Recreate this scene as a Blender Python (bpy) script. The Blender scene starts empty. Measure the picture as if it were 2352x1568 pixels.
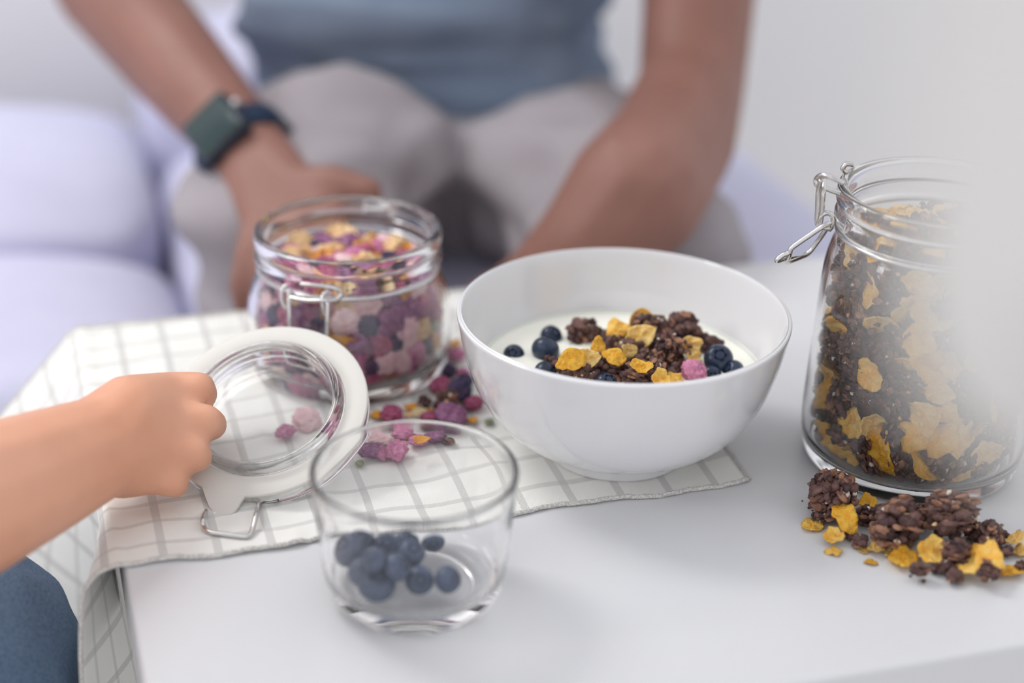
import bpy, bmesh, math, random
from mathutils import Vector, Matrix, noise
from math import sin, cos, pi, sqrt, radians, atan2, exp

S = bpy.context.scene
C = S.collection
# ---------------------------------------------------------------- camera
T = 0.52                     # table top height above the floor; z below is relative to it
CF, CP, CR, CH = 3892.98, .4434, .0239, .457685
cd = bpy.data.cameras.new('camera'); cam = bpy.data.objects.new('camera', cd); C.objects.link(cam)
S.camera = cam
cd.sensor_width = 36; cd.lens = CF / 2352 * 36; cd.clip_start = .01; cd.clip_end = 60
fwd = Vector((0, cos(CP), -sin(CP))); dn = Vector((0, -sin(CP), -cos(CP))); rt = Vector((1, 0, 0))
# the picture is rolled clockwise by CR
r2 = rt * cos(CR) - dn * sin(CR)
d2 = rt * sin(CR) + dn * cos(CR)
M = Matrix((r2, -d2, -fwd)).transposed().to_4x4()
M.translation = Vector((0, 0, T + CH))
cam.matrix_world = M
cd.dof.use_dof = True; cd.dof.focus_distance = .885; cd.dof.aperture_fstop = 2.15
cd.dof.aperture_blades = 0
# ---------------------------------------------------------------- light
S.view_settings.view_transform = 'Standard'; S.view_settings.look = 'None'
S.view_settings.gamma = 1; S.view_settings.use_curve_mapping = False
S.view_settings.exposure = 0.0
S.cycles.max_bounces = 32; S.cycles.transmission_bounces = 28; S.cycles.diffuse_bounces = 5
S.cycles.transparent_max_bounces = 16; S.cycles.glossy_bounces = 6
S.cycles.use_denoising = True; S.cycles.sample_clamp_indirect = 6; S.cycles.blur_glossy = .5
wd = bpy.data.worlds.new('daylight'); S.world = wd; wd.use_nodes = True
bg = wd.node_tree.nodes['Background']; bg.inputs[0].default_value = (.93, .94, .985, 1); bg.inputs[1].default_value = 1.03
def area(name, loc, target, sx, sy, power, col):
    l = bpy.data.lights.new(name, 'AREA'); l.shape = 'RECTANGLE'; l.size = sx; l.size_y = sy; l.energy = power; l.color = col
    o = bpy.data.objects.new(name, l); C.objects.link(o); o.location = loc
    o.rotation_euler = (Vector(target) - Vector(loc)).to_track_quat('-Z', 'Y').to_euler(); return o
area('window_daylight_back', (-1.0, 1.5, T + 1.45), (-.1, 1.1, T), .5, .65, 15, (1, .985, .97))
area('window_daylight_front', (-1.5, .25, T + .9), (-.1, .65, T + .0), .4, .6, 7, (1, .985, .97))
area('front_fill_light', (-.3, -1.6, T + .9), (0, 1.2, T), 1.4, 1.2, 2, (1, .985, .97))  # weak fill added behind the camera to lift the sides facing it

# ---------------------------------------------------------------- helpers
def ray(px, py):
    a = px - 1176; b = py - 784
    u = a * cos(CR) + b * sin(CR); v = -a * sin(CR) + b * cos(CR)
    return Vector((u / CF, cos(CP) - v / CF * sin(CP), -sin(CP) - v / CF * cos(CP)))
CO = Vector((0, 0, CH))
def atz(px, py, z=0.):                      # point of the sight line at a height over the table
    d = ray(px, py); return CO + d * ((z - CH) / d.z)
def aty(px, py, Y):                         # ... at a depth
    d = ray(px, py); return CO + d * (Y / d.y)
def atcyl(px, py, cx, cy, R, far=False):
    d = ray(px, py); a = d.x**2 + d.y**2; b = -2 * (d.x * cx + d.y * cy); c = cx * cx + cy * cy - R * R
    D = max(0, b * b - 4 * a * c); t = (-b + (sqrt(D) if far else -sqrt(D))) / 2 / a; return CO + d * t
def atplane(px, py, c, n):
    d = ray(px, py); return CO + d * ((c - CO).dot(n) / d.dot(n))
TH = .299
E1 = Vector((cos(TH), sin(TH), 0)); E2 = Vector((-sin(TH), cos(TH), 0))
def st(s, t, z=0.): return E1 * s + E2 * t + Vector((0, 0, z))
UP = Vector((0, 0, T))

def lin(c):
    return tuple((x / 255 / 12.92 if x / 255 <= .04045 else ((x / 255 + .055) / 1.055) ** 2.4) for x in c) + (1,)
def mat(name, rgb, rough=.5, spec=.5, rgb2=None, scale=60, detail=4, bump=0, bscale=None, sss=0, lo=.35, hi=.65, sheen=0, coat=0, trans=0, metal=0, ior=1.45, distort=0):
    m = bpy.data.materials.new(name); m.use_nodes = True; nt = m.node_tree; b = nt.nodes['Principled BSDF']
    I = b.inputs
    I['Base Color'].default_value = lin(rgb); I['Roughness'].default_value = rough; I['Specular IOR Level'].default_value = spec
    I['Metallic'].default_value = metal; I['IOR'].default_value = ior; I['Transmission Weight'].default_value = trans
    if sss: I['Subsurface Weight'].default_value = sss; I['Subsurface Radius'].default_value = (1, .4, .25); I['Subsurface Scale'].default_value = .006
    if sheen: I['Sheen Weight'].default_value = sheen
    if coat: I['Coat Weight'].default_value = coat; I['Coat Roughness'].default_value = .08
    if rgb2 or bump:
        tc = nt.nodes.new('ShaderNodeTexCoord')
    if rgb2:
        n = nt.nodes.new('ShaderNodeTexNoise'); n.inputs['Scale'].default_value = scale; n.inputs['Detail'].default_value = detail; n.inputs['Distortion'].default_value = distort
        nt.links.new(tc.outputs['Object'], n.inputs['Vector'])
        r = nt.nodes.new('ShaderNodeValToRGB'); r.color_ramp.elements[0].position = lo; r.color_ramp.elements[1].position = hi
        r.color_ramp.elements[0].color = lin(rgb); r.color_ramp.elements[1].color = lin(rgb2)
        nt.links.new(n.outputs['Fac'], r.inputs[0]); nt.links.new(r.outputs[0], I['Base Color'])
    if bump:
        n = nt.nodes.new('ShaderNodeTexNoise'); n.inputs['Scale'].default_value = bscale or scale * 3; n.inputs['Detail'].default_value = 4
        nt.links.new(tc.outputs['Object'], n.inputs['Vector'])
        bp = nt.nodes.new('ShaderNodeBump'); bp.inputs['Strength'].default_value = bump; bp.inputs['Distance'].default_value = .002
        nt.links.new(n.outputs['Fac'], bp.inputs['Height']); nt.links.new(bp.outputs[0], I['Normal'])
    return m

def mesh_of(verts, faces, smooth=True, mats=(), idx=None, uvs=None, name='m'):
    me = bpy.data.meshes.new(name); me.from_pydata([tuple(v) for v in verts], [], faces)
    for m in mats: me.materials.append(m)
    for i, p in enumerate(me.polygons):
        p.use_smooth = smooth
        if idx: p.material_index = idx[i]
    if uvs:
        uv = me.uv_layers.new(name='st')
        for lp in me.loops: uv.data[lp.index].uv = uvs[lp.vertex_index]
    me.update(); return me
def link(name, me, parent=None, loc=None, rot=None, scale=None):
    o = bpy.data.objects.new(name, me); C.objects.link(o)
    if parent: o.parent = parent
    if loc is not None: o.location = loc
    if rot is not None: o.rotation_euler = rot
    if scale is not None: o.scale = scale if hasattr(scale, '__len__') else (scale,) * 3
    return o
def tag(o, label=None, cat=None, group=None, kind=None):
    if label: o['label'] = label
    if cat: o['category'] = cat
    if group: o['group'] = group
    if kind: o['kind'] = kind
    return o
def empty(name, loc, label, cat, group=None, rot=None):
    o = bpy.data.objects.new(name, None); C.objects.link(o); o.location = loc; o.empty_display_size = .02
    if rot is not None: o.rotation_euler = rot
    return tag(o, label, cat, group)
def catmull(pts, n=8, closed=False):
    P = [Vector(p) for p in pts]; out = []; N = len(P)
    for i in range(N if closed else N - 1):
        if closed: a, b, c, d = P[(i - 1) % N], P[i], P[(i + 1) % N], P[(i + 2) % N]
        else: a, b, c, d = P[max(i - 1, 0)], P[i], P[i + 1], P[min(i + 2, N - 1)]
        for k in range(n):
            t = k / n
            out.append(.5 * ((2 * b) + (c - a) * t + (2 * a - 5 * b + 4 * c - d) * t * t + (3 * b - a - 3 * c + d) * t ** 3))
    if not closed: out.append(P[-1])
    return out
def lathe(prof, seg=96, smooth_n=5, closed=True):
    """prof: list of (r,z) in cm, a closed outline (outside then inside) revolved about z"""
    P = [Vector((r, z, 0)) for r, z in prof]
    if smooth_n > 1: P = catmull(P, smooth_n)
    P = [(max(p.x, 0) / 100, p.y / 100) for p in P]
    V = []; F = []
    for r, z in P:
        for k in range(seg):
            a = 2 * pi * k / seg; V.append((r * cos(a), r * sin(a), z))
    n = len(P)
    for i in range(n - 1):
        for k in range(seg):
            k2 = (k + 1) % seg; F.append((i * seg + k, i * seg + k2, (i + 1) * seg + k2, (i + 1) * seg + k))
    return V, F
def lathe_mesh(prof, mats, seg=96, smooth_n=5):
    V, F = lathe(prof, seg, smooth_n)
    me = mesh_of(V, F, True, mats); bm = bmesh.new(); bm.from_mesh(me)
    bmesh.ops.remove_doubles(bm, verts=bm.verts, dist=1e-6)
    bmesh.ops.recalc_face_normals(bm, faces=bm.faces); bm.to_mesh(me); bm.free()
    for p in me.polygons: p.use_smooth = True
    return me
def tube(pts, r, m, seg=10, closed=False, n=6):
    P = catmull(pts, n, closed) if n > 1 else [Vector(p) for p in pts]
    V = []; F = []; N = len(P)
    up = None
    for i, p in enumerate(P):
        t = (P[(i + 1) % N] - P[i - 1]) if closed else (P[min(i + 1, N - 1)] - P[max(i - 1, 0)])
        t.normalize()
        if up is None: up = t.orthogonal().normalized()
        up = (up - t * up.dot(t)).normalized(); b = t.cross(up)
        for k in range(seg):
            a = 2 * pi * k / seg; V.append(p + up * (r * cos(a)) + b * (r * sin(a)))
    for i in range(N if closed else N - 1):
        j = (i + 1) % N
        for k in range(seg):
            k2 = (k + 1) % seg; F.append((i * seg + k, i * seg + k2, j * seg + k2, j * seg + k))
    if not closed:
        F.append(tuple(range(seg))[::-1]); F.append(tuple((N - 1) * seg + k for k in range(seg)))
    return mesh_of(V, F, True, [m])
def join_meshes(ms):
    bm = bmesh.new()
    for m in ms: bm.from_mesh(m)
    me = bpy.data.meshes.new('j'); bm.to_mesh(me); bm.free()
    for mm in ms[0].materials: me.materials.append(mm)
    for p in me.polygons: p.use_smooth = True
    return me
def box_mesh(x0, x1, y0, y1, z0, z1, m, bev=.003, seg=3, frame=True):
    bm = bmesh.new(); bmesh.ops.create_cube(bm, size=1)
    for v in bm.verts:
        s = x0 + (v.co.x + .5) * (x1 - x0); t = y0 + (v.co.y + .5) * (y1 - y0); z = z0 + (v.co.z + .5) * (z1 - z0)
        v.co = st(s, t, z) if frame else Vector((s, t, z))
    if bev: bmesh.ops.bevel(bm, geom=bm.edges[:], offset=bev, segments=seg, affect='EDGES', profile=.5)
    me = bpy.data.meshes.new('b'); bm.to_mesh(me); bm.free(); me.materials.append(m)
    for p in me.polygons: p.use_smooth = False
    return me

# ---------------------------------------------------------------- materials
M_wall = mat('wall_paint', (240, 239, 238), .8, .2, (237, 236, 235), 3)
M_floor = mat('pale_floor', (206, 203, 198), .5, .4, (214, 210, 204), 6)
M_table = mat('white_lacquer', (214, 215, 217), .32, .45)
M_sofa = mat('lavender_white_cotton', (209, 209, 230), .9, .1, (204, 204, 227), 14, bump=.25, bscale=90)
M_bowl = mat('white_porcelain', (222, 222, 224), .12, .5, coat=.6)
M_milk = mat('milk', (255, 253, 238), .25, .4, sss=.3)
M_skinA = mat('brown_skin', (144, 104, 93), .5, .35, (132, 93, 82), 12, sss=.12, bump=.15, bscale=300)
M_skinB = mat('light_brown_skin', (222, 166, 138), .5, .35, (214, 154, 124), 14, sss=.15, bump=.1, bscale=300)
M_shirt = mat('blue_grey_jersey', (126, 138, 156), .9, .1, (110, 124, 144), 10, bump=.3, bscale=500)
M_khaki = mat('khaki_grey_cotton', (164, 158, 162), .9, .1, (154, 148, 152), 9, bump=.3, bscale=600)
M_steel = mat('steel_wire', (205, 203, 202), .22, .5, metal=1)
M_gasket = mat('white_rubber', (216, 214, 208), .55, .3)
M_strap = mat('black_blue_strap', (30, 46, 70), .6, .3)
M_case = mat('dark_case', (30, 36, 50), .25, .5)
M_screen = mat('dark_green_screen', (40, 58, 60), .12, .5)
M_crumb = mat('granola_crumbs', (84, 62, 58), .8, .2, (140, 104, 84), 160, bump=.6, bscale=500)
M_hair = mat('dark_hair', (35, 28, 26), .7, .3)

def glass_mat(name, ior=1.45, tint=(255, 255, 255), clear=.0):
    m = bpy.data.materials.new(name); m.use_nodes = True; nt = m.node_tree; nt.nodes.clear()
    out = nt.nodes.new('ShaderNodeOutputMaterial'); g = nt.nodes.new('ShaderNodeBsdfGlass')
    g.inputs['IOR'].default_value = ior; g.inputs['Roughness'].default_value = 0; g.inputs['Color'].default_value = lin(tint)
    if clear:
        t = nt.nodes.new('ShaderNodeBsdfTransparent'); t.inputs[0].default_value = lin(tint)
        mx = nt.nodes.new('ShaderNodeMixShader'); mx.inputs[0].default_value = clear
        nt.links.new(g.outputs[0], mx.inputs[1]); nt.links.new(t.outputs[0], mx.inputs[2]); nt.links.new(mx.outputs[0], out.inputs[0])
    else: nt.links.new(g.outputs[0], out.inputs[0])
    return m
M_glass = glass_mat('jar_glass', 1.47, (255, 255, 255), .0)
M_glass2 = glass_mat('tumbler_glass', 1.40, (255, 255, 255), .0)

def nn(nt, kind, **kw):
    n = nt.nodes.new(kind)
    for k, v in kw.items(): setattr(n, k, v)
    return n
def towel_mat():
    m = bpy.data.materials.new('checked_cotton'); m.use_nodes = True; nt = m.node_tree; b = nt.nodes['Principled BSDF']; L = nt.links
    b.inputs['Roughness'].default_value = .95; b.inputs['Specular IOR Level'].default_value = .1
    uv = nn(nt, 'ShaderNodeUVMap', uv_map='st'); sp = nn(nt, 'ShaderNodeSeparateXYZ'); L.new(uv.outputs[0], sp.inputs[0])
    def math_(op, a, b_=None, c=None):
        n = nn(nt, 'ShaderNodeMath', operation=op)
        for i, v in enumerate((a, b_, c)):
            if v is None: continue
            if isinstance(v, (int, float)): n.inputs[i].default_value = v
            else: L.new(v, n.inputs[i])
        return n.outputs[0]
    s, t = sp.outputs[0], sp.outputs[1]
    def stripe(x, phase, period, width):
        f = math_('FRACT', math_('DIVIDE', math_('SUBTRACT', x, phase - width / 2), period))
        return math_('LESS_THAN', f, width / period)
    v = stripe(s, .153, .02657, .0043); h = stripe(t, .7620, .0243, .0036)
    # twill: fine diagonal threads inside the stripes
    tw = math_('GREATER_THAN', math_('SINE', math_('MULTIPLY', math_('ADD', s, t), 2 * pi / .0011)), -.25)
    tw2 = math_('GREATER_THAN', math_('SINE', math_('MULTIPLY', math_('SUBTRACT', s, t), 2 * pi / .0009)), .1)
    both = math_('MAXIMUM', math_('MULTIPLY', v, tw), math_('MULTIPLY', h, tw2))
    rmp = nn(nt, 'ShaderNodeMix', data_type='RGBA'); L.new(math_('MULTIPLY', both, .8), rmp.inputs[0])
    rmp.inputs[6].default_value = lin((251, 251, 246)); rmp.inputs[7].default_value = lin((188, 186, 184))
    L.new(rmp.outputs[2], b.inputs['Base Color'])
    wv = math_('MULTIPLY', math_('SINE', math_('MULTIPLY', s, 2 * pi / .0008)), math_('SINE', math_('MULTIPLY', t, 2 * pi / .0008)))
    no = nn(nt, 'ShaderNodeTexNoise'); no.inputs['Scale'].default_value = 160; L.new(uv.outputs[0], no.inputs['Vector'])
    bp = nn(nt, 'ShaderNodeBump'); bp.inputs['Strength'].default_value = .5; bp.inputs['Distance'].default_value = .0012
    L.new(math_('ADD', math_('MULTIPLY', wv, .3), no.outputs[0]), bp.inputs['Height']); L.new(bp.outputs[0], b.inputs['Normal'])
    return m
M_towel = towel_mat()
M_hem = mat('grey_hem_stitch', (196, 193, 190), .95, .1, (226, 224, 218), 900, lo=.45, hi=.55, bump=.6, bscale=900)
def denim_mat():
    m = mat('denim', (78, 98, 122), .9, .1, (106, 124, 146), 700, lo=.3, hi=.7, bump=.4, bscale=900)
    return m
M_denim = denim_mat()

# ---------------------------------------------------------------- setting
def plane(name, pts, m, thick=.02):
    V = [Vector(p) for p in pts]; n = (V[1] - V[0]).cross(V[2] - V[0]).normalized()
    W = V + [p - n * thick for p in V]
    F = [(0, 1, 2, 3), (7, 6, 5, 4)] + [(i, i + 4, (i + 1) % 4 + 4, (i + 1) % 4) for i in range(4)]
    me = mesh_of(W, F, False, [m]); bm = bmesh.new(); bm.from_mesh(me); bmesh.ops.recalc_face_normals(bm, faces=bm.faces); bm.to_mesh(me); bm.free()
    return tag(link(name, me), kind='structure')
BW = 1.84
plane('floor', [st(-2.2, -2.2), st(2.8, -2.2), st(2.8, BW), st(-2.2, BW)], M_floor)
wb = plane('wall_back', [st(-2.2, BW), st(2.8, BW), st(2.8, BW, 2.5), st(-2.2, BW, 2.5)], M_wall)
bb = link('baseboard_back', box_mesh(-2.2, 2.8, BW - .014, BW, 0, .08, M_table, .003)); tag(bb, kind='structure')

# ---------------------------------------------------------------- table
tb = empty('coffee_table', st(.5, .75, 0), 'white lacquered low coffee table carrying the jars, bowl and checked towel', 'table')
def child(name, me, parent, **k):
    o = link(name, me, parent, **k); o.matrix_parent_inverse = Matrix.Translation(-Vector(parent.location)) if parent.rotation_euler[:] == (0, 0, 0) else parent.matrix_world.inverted(); return o
TS0, TS1, TT0, TT1 = .0275, .93, .5508, 1.004
child('tabletop', box_mesh(TS0, TS1, TT0, TT1, T - .05, T, M_table, .0022), tb)
for a in (TS0 + .004, TS1 - .054):
    for b_ in (TT0 + .004, TT1 - .054):
        child('leg', box_mesh(a, a + .05, b_, b_ + .05, 0, T - .05, M_table, .002), tb)

# ---------------------------------------------------------------- towel
def towel():
    NU, NT = 150, 90
    s1, t0, t1 = .3588, .7195, 1.0015
    drop = .20
    V = []; UV = []; F = []
    us = [-drop + (drop + (s1 - TS0)) * i / NU for i in range(NU + 1)]     # arc length measured from the table edge
    for j in range(NT + 1):
        q = j / NT; t = t0 + (t1 - t0) * q
        for i, u in enumerate(us):
            s = TS0 + u
            # a slightly uneven hem and right side
            hem = .0016 * sin(s * 55) * (1 - q) + .0008 * sin(s * 160) * (1 - q)
            side = -.004 * q + .001 * sin(t * 60)
            lift = .0012 + .0011 * max(0, noise.noise(Vector((s * 22, t * 30, 0)))) + .0006 * max(0, noise.noise(Vector((s * 60, t * 70, 3))))
            if s < .115: lift += .0022 * max(0, noise.noise(Vector((s * 30, t * 40, 7)))) + .0010 * abs(sin(t * 90 + s * 60)) * max(0, 1 - abs(s - .07) / .05)
            if u >= 0:
                p = st(s + side * max(0, s - TS0) / .3, t + hem, lift)
            else:
                near = max(0, 1 - q / .18) ** 1.2; far = min(1, max(0, (q - .42) / .5))
                R = .0075 + .0105 * near + .006 * far
                flare = radians(-8 * (1 - near) * (1 - far) + 3 * near + 42 * far ** 1.1)
                amax = pi / 2 - flare
                a = min(-u / R, amax); rest = max(0, -u - R * amax)
                dx = -R * sin(a) - rest * cos(amax); dz = -R * (1 - cos(a)) - rest * sin(amax)
                dx -= .006 * near * sin(min(1, -u / drop) * pi * 1.1) - .012 * near * (-u / drop) ** 2
                p = st(TS0 - .0015 + dx, t + hem - .012 * (-u / drop) * (1 - q), lift * max(0, 1 + u / .02) + .0012 + dz)
            # hand-made fold beside the bowl
            V.append(p + UP)
            tt = t - .11 * (s - .15) * min(1, max(0, (t - .722) / .05))
            UV.append((s, tt + .0012 * noise.noise(Vector((s * 14, t * 14, 2)))))
    n = NU + 1
    for j in range(NT):
        for i in range(NU): F.append((j * n + i, j * n + i + 1, (j + 1) * n + i + 1, (j + 1) * n + i))
    me = mesh_of(V, F, True, [M_towel], uvs=UV)
    root = empty('kitchen_towel', V[NT // 2 * n + n // 2], 'cream cotton towel with a grey window-pane check hanging over the left table edge', 'towel')
    o = child('cloth', me, root)
    md = o.modifiers.new('thick', 'SOLIDIFY'); md.thickness = .0011; md.offset = -1
    # stitched hems round the edge
    e = [V[i] for i in range(0, n)]
    e2 = [V[j * n + n - 1] for j in range(0, NT + 1)]
    e3 = [V[NT * n + i] for i in range(n - 1, -1, -1)]
    for nm, pts in (('hem', e), ('hem', e2), ('hem', e3)):
        P = [p + Vector((0, 0, .0002)) + Vector((0, 0, .0003 * sin(k * 1.9))) for k, p in enumerate(pts)]
        child(nm, tube(P, .00125, M_hem, 8, n=1), root)
towel()

# ---------------------------------------------------------------- bowl with milk
BX, BY = .0595, .8274; BZ = .0016
bowl_out = [(0, .25), (3.3, .22), (3.55, .02), (3.85, .0), (3.95, .12), (3.95, .6), (4.15, .85), (4.9, 1.12), (6.05, 1.75), (7.05, 2.75), (7.95, 4.3), (8.55, 6.2), (8.9, 8.0), (8.95, 8.36)]
bowl_in = [(8.9, 8.45), (8.78, 8.47), (8.66, 8.38), (8.45, 7.0), (8.1, 5.6), (7.5, 4.2), (6.7, 2.95), (5.6, 1.9), (4.2, 1.2), (2.5, .9), (0, .85)]
k_ = (8.47 - .17) / 8.47
bowl_out = [(r, z * k_) for r, z in bowl_out]; bowl_in = [(r, z * k_) for r, z in bowl_in]
rb = empty('cereal_bowl', (BX, BY, T + BZ), 'large round white porcelain bowl of milk, cereal and blueberries on the towel', 'bowl')
link('bowl_body', lathe_mesh(bowl_out + bowl_in, [M_bowl], 128, 5), rb)
MZ = .0475
milk = link('milk', lathe_mesh([(0, 4.75), (7.3, 4.75), (7.64, 4.78), (7.76, 4.83), (7.62, 4.5), (6.6, 3.0), (0, 2.6)], [M_milk], 96, 3), None, (BX, BY, T + BZ))
tag(milk, 'pool of creamy white milk inside the white bowl', 'milk')

# ---------------------------------------------------------------- cereal pieces
rng = random.Random(7)
M_flake = [mat('cornflake_gold', (240, 172, 56), .5, .4, (248, 204, 110), 170, bump=.9, bscale=420, sss=.1),
           mat('cornflake_pale', (234, 176, 80), .5, .4, (248, 212, 140), 170, bump=.9, bscale=420, sss=.1),
           mat('cornflake_deep', (238, 164, 38), .45, .4, (244, 190, 76), 170, bump=.9, bscale=420, sss=.1)]
M_choc = mat('chocolate_oat', (88, 64, 60), .6, .35, (124, 94, 88), 240, bump=.6, bscale=900)
M_choc2 = mat('toasted_oat', (176, 132, 106), .7, .3, (120, 84, 70), 260, bump=.5, bscale=900)
M_choc3 = mat('dark_cocoa', (64, 48, 50), .6, .3, (94, 70, 68), 260, bump=.6, bscale=900)
M_white = mat('nut_white', (226, 214, 200), .6, .3)
M_pink = mat('freeze_dried_pink', (196, 116, 152), .85, .2, (222, 156, 186), 260, bump=1, bscale=500)
M_mag = mat('freeze_dried_magenta', (158, 78, 108), .85, .2, (190, 108, 138), 260, bump=1, bscale=500)
M_purple = mat('freeze_dried_purple', (136, 88, 122), .85, .2, (170, 122, 154), 260, bump=1, bscale=500)
M_blush = mat('freeze_dried_blush', (222, 180, 188), .8, .2, (236, 204, 204), 180, bump=.6, bscale=500)
M_tan = mat('oat_tan', (220, 178, 130), .8, .2, (234, 200, 156), 160, bump=.6, bscale=500)
M_navy = mat('dried_blue_berry', (62, 54, 84), .6, .3, (90, 76, 104), 160, bump=.8, bscale=500)
M_seed = mat('pumpkin_seed', (122, 130, 98), .5, .4, (142, 148, 112), 120)
M_oat = mat('pale_oat', (222, 204, 164), .8, .2, (206, 180, 134), 200, bump=.4)
M_orange = mat('dried_peel', (222, 148, 50), .6, .3, (236, 170, 70), 160, bump=.5, bscale=400)
M_berry = mat('blueberry_skin', (24, 36, 58), .28, .5, (56, 72, 98), 90, lo=.4, hi=.75, bump=.1, bscale=400)
M_calyx = mat('blueberry_calyx', (22, 26, 42), .8, .2)
M_mist = mat('blueberry_bloom', (50, 64, 90), .34, .45, (84, 98, 124), 60, lo=.3, hi=.8)

def flake_mesh(seed, R, m, elong=1.0):
    r = random.Random(seed); NR, NA = 7, 30; V = []; F = []
    ox = r.random() * 50; c1, c2 = r.uniform(-.30, .30), r.uniform(-.28, .28)
    if abs(c1) + abs(c2) < .25: c1 = .28
    def pt(i, a):
        f = i / NR
        rad = R * (1 + .30 * noise.noise(Vector((cos(a) * 1.2 + ox, sin(a) * 1.2, 0))) + .14 * noise.noise(Vector((cos(a) * 3.5 + ox, sin(a) * 3.5, 5))) + .08 * noise.noise(Vector((cos(a) * 9 + ox, sin(a) * 9, 9))))
        x = rad * f * cos(a) * elong; y = rad * f * sin(a)
        X, Y = x / R, y / R
        z = R * (c1 * X * X + c2 * Y * Y + .26 * noise.noise(Vector((X * 1.6 + ox, Y * 1.6, 1))) + .13 * noise.noise(Vector((X * 4.5 + ox, Y * 4.5, 2))))
        return x, y, z
    for side in (1, -1):
        V.append(Vector(pt(0, 0)) + Vector((0, 0, side * .0005)))
        for i in range(1, NR + 1):
            for k in range(NA):
                x, y, z = pt(i, 2 * pi * k / NA); th = .0005 * (1 if i < NR else .3); b = .0004 * noise.noise(Vector((x * 900, y * 900, side * 3)))
                V.append(Vector((x, y, z + side * (th + b))))
    off = 1 + NR * NA
    for sd, o in ((0, 0), (1, off)):
        for k in range(NA):
            k2 = (k + 1) % NA; f = (o, o + 1 + k, o + 1 + k2); F.append(f if not sd else f[::-1])
            for i in range(NR - 1):
                a = o + 1 + i * NA; f = (a + k, a + NA + k, a + NA + k2, a + k2); F.append(f if not sd else f[::-1])
    a = 1 + (NR - 1) * NA
    for k in range(NA):
        k2 = (k + 1) % NA; F.append((a + k, off + a + k, off + a + k2, a + k2))
    return mesh_of(V, F, True, [m], name='flake')
def ico(sub):
    bm = bmesh.new(); bmesh.ops.create_icosphere(bm, subdivisions=sub, radius=1)
    v = [x.co.copy() for x in bm.verts]; f = [tuple(y.index for y in x.verts) for x in bm.faces]; bm.free(); return v, f
ICO2, ICO3, ICO4 = ico(2), ico(3), ico(4)
def rand_dir(r):
    z = r.uniform(-1, 1); a = r.uniform(0, 2 * pi); q = sqrt(1 - z * z); return Vector((q * cos(a), q * sin(a), z))
def cluster_mesh(seed, R, n, flat=.8, lo=.0013, hi=.0027):
    """a clump of puffed grains, rolled oats and nut chips, overall radius R"""
    r = random.Random(seed); V = []; F = []; I = []; mats = [M_choc, M_choc2, M_choc3, M_white, M_tan]
    cen = []
    ax = Vector((r.uniform(.75, 1.15), r.uniform(.65, 1), flat))
    for k in range(n):
        d = rand_dir(r); rr = (r.random() ** .45) * (R - hi * .7)
        c = Vector((d.x * rr * ax.x, d.y * rr * ax.y, d.z * rr * ax.z)); cen.append(c)
        kind = r.random(); base, faces = ICO2
        if kind < .55: sc = Vector((1, .85, .75)) * r.uniform(lo, hi); mi = 0 if r.random() < .62 else 2
        elif kind < .93: s_ = r.uniform(lo, hi) * 1.35; sc = Vector((s_, s_ * .7, s_ * .25)); mi = 1 if r.random() < .45 else 0
        else: s_ = r.uniform(lo, hi) * .62; sc = Vector((s_, s_ * .8, s_ * .6)); mi = 3 if r.random() < .7 else 4
        if mi in (1, 3, 4): c = c * 1.1
        q = Vector((r.random(), r.random(), r.random() + .1)).normalized().to_track_quat('Z', 'Y').to_matrix() @ Matrix.Rotation(r.random() * 6, 3, 'X')
        o = len(V)
        for v in base:
            w = v * (1 + .5 * noise.noise(v * 2.0 + c * 900) + .2 * noise.noise(v * 5 + c * 500)); w = Vector((w.x * sc.x, w.y * sc.y, w.z * sc.z)); V.append(q @ w + c)
        for f in faces: F.append(tuple(x + o for x in f)); I.append(mi)
    return mesh_of(V, F, True, mats, I, name='cluster')
def chunk_mesh(seed, R, m, flat=.75, elong=1.1, rough=.22, freq=2.0, ridged=0.):
    r = random.Random(seed); ox = Vector((r.random() * 40, 0, 0)); V = []
    for v in ICO4[0]:
        k = 1 + rough * noise.noise(v * freq + ox) + rough * .5 * noise.noise(v * freq * 2.6 + ox) + rough * .35 * noise.noise(v * freq * 6 + ox)
        if ridged: k -= ridged * max(0, 1 - 6 * abs(noise.noise(v * 1.7 + ox * 2)))
        V.append(Vector((v.x * k * R * elong, v.y * k * R, v.z * k * R * flat)))
    return mesh_of(V, ICO4[1], True, [m], name='chunk')
def seed_mesh(seed, L, m, wid=.5, flat=.28):
    V = []
    for v in ICO3[0]:
        w = wid * (1 - .35 * v.x) * (1 - .25 * abs(v.x) ** 3); V.append(Vector((v.x * L, v.y * L * w, v.z * L * flat * (1 - .3 * abs(v.x)))))
    return mesh_of(V, ICO3[1], True, [m], name='seed')
def berry_meshes(R):
    V = []
    for v in ICO4[0]:
        c = max(0, v.z - .82) / .18
        k = 1 - .16 * c ** 1.0 if c > 0 else 1
        k *= 1 + .015 * noise.noise(v * 2)
        V.append(Vector((v.x * R, v.y * R, v.z * R * .9)) * k)
    skin = mesh_of(V, ICO4[1], True, [M_berry], name='berry')
    # crown: five-pointed ragged ring
    W = []; F = []; N = 30
    for ring, (rr, zz) in enumerate(((.20, .80), (.30, .87), (.40, .915), (.34, .86))):
        for k in range(N):
            a = 2 * pi * k / N; p = 1 + (.16 * cos(5 * a) if ring >= 2 else 0); W.append(Vector((R * rr * p * cos(a), R * rr * p * sin(a), R * .9 * (zz - .02 + (.03 * cos(5 * a) if ring == 2 else 0)))))
    for i in range(3):
        for k in range(N): k2 = (k + 1) % N; F.append((i * N + k, i * N + k2, (i + 1) * N + k2, (i + 1) * N + k))
    F.append(tuple(range(N)))
    return skin, mesh_of(W, F, True, [M_calyx], name='calyx')

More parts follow.
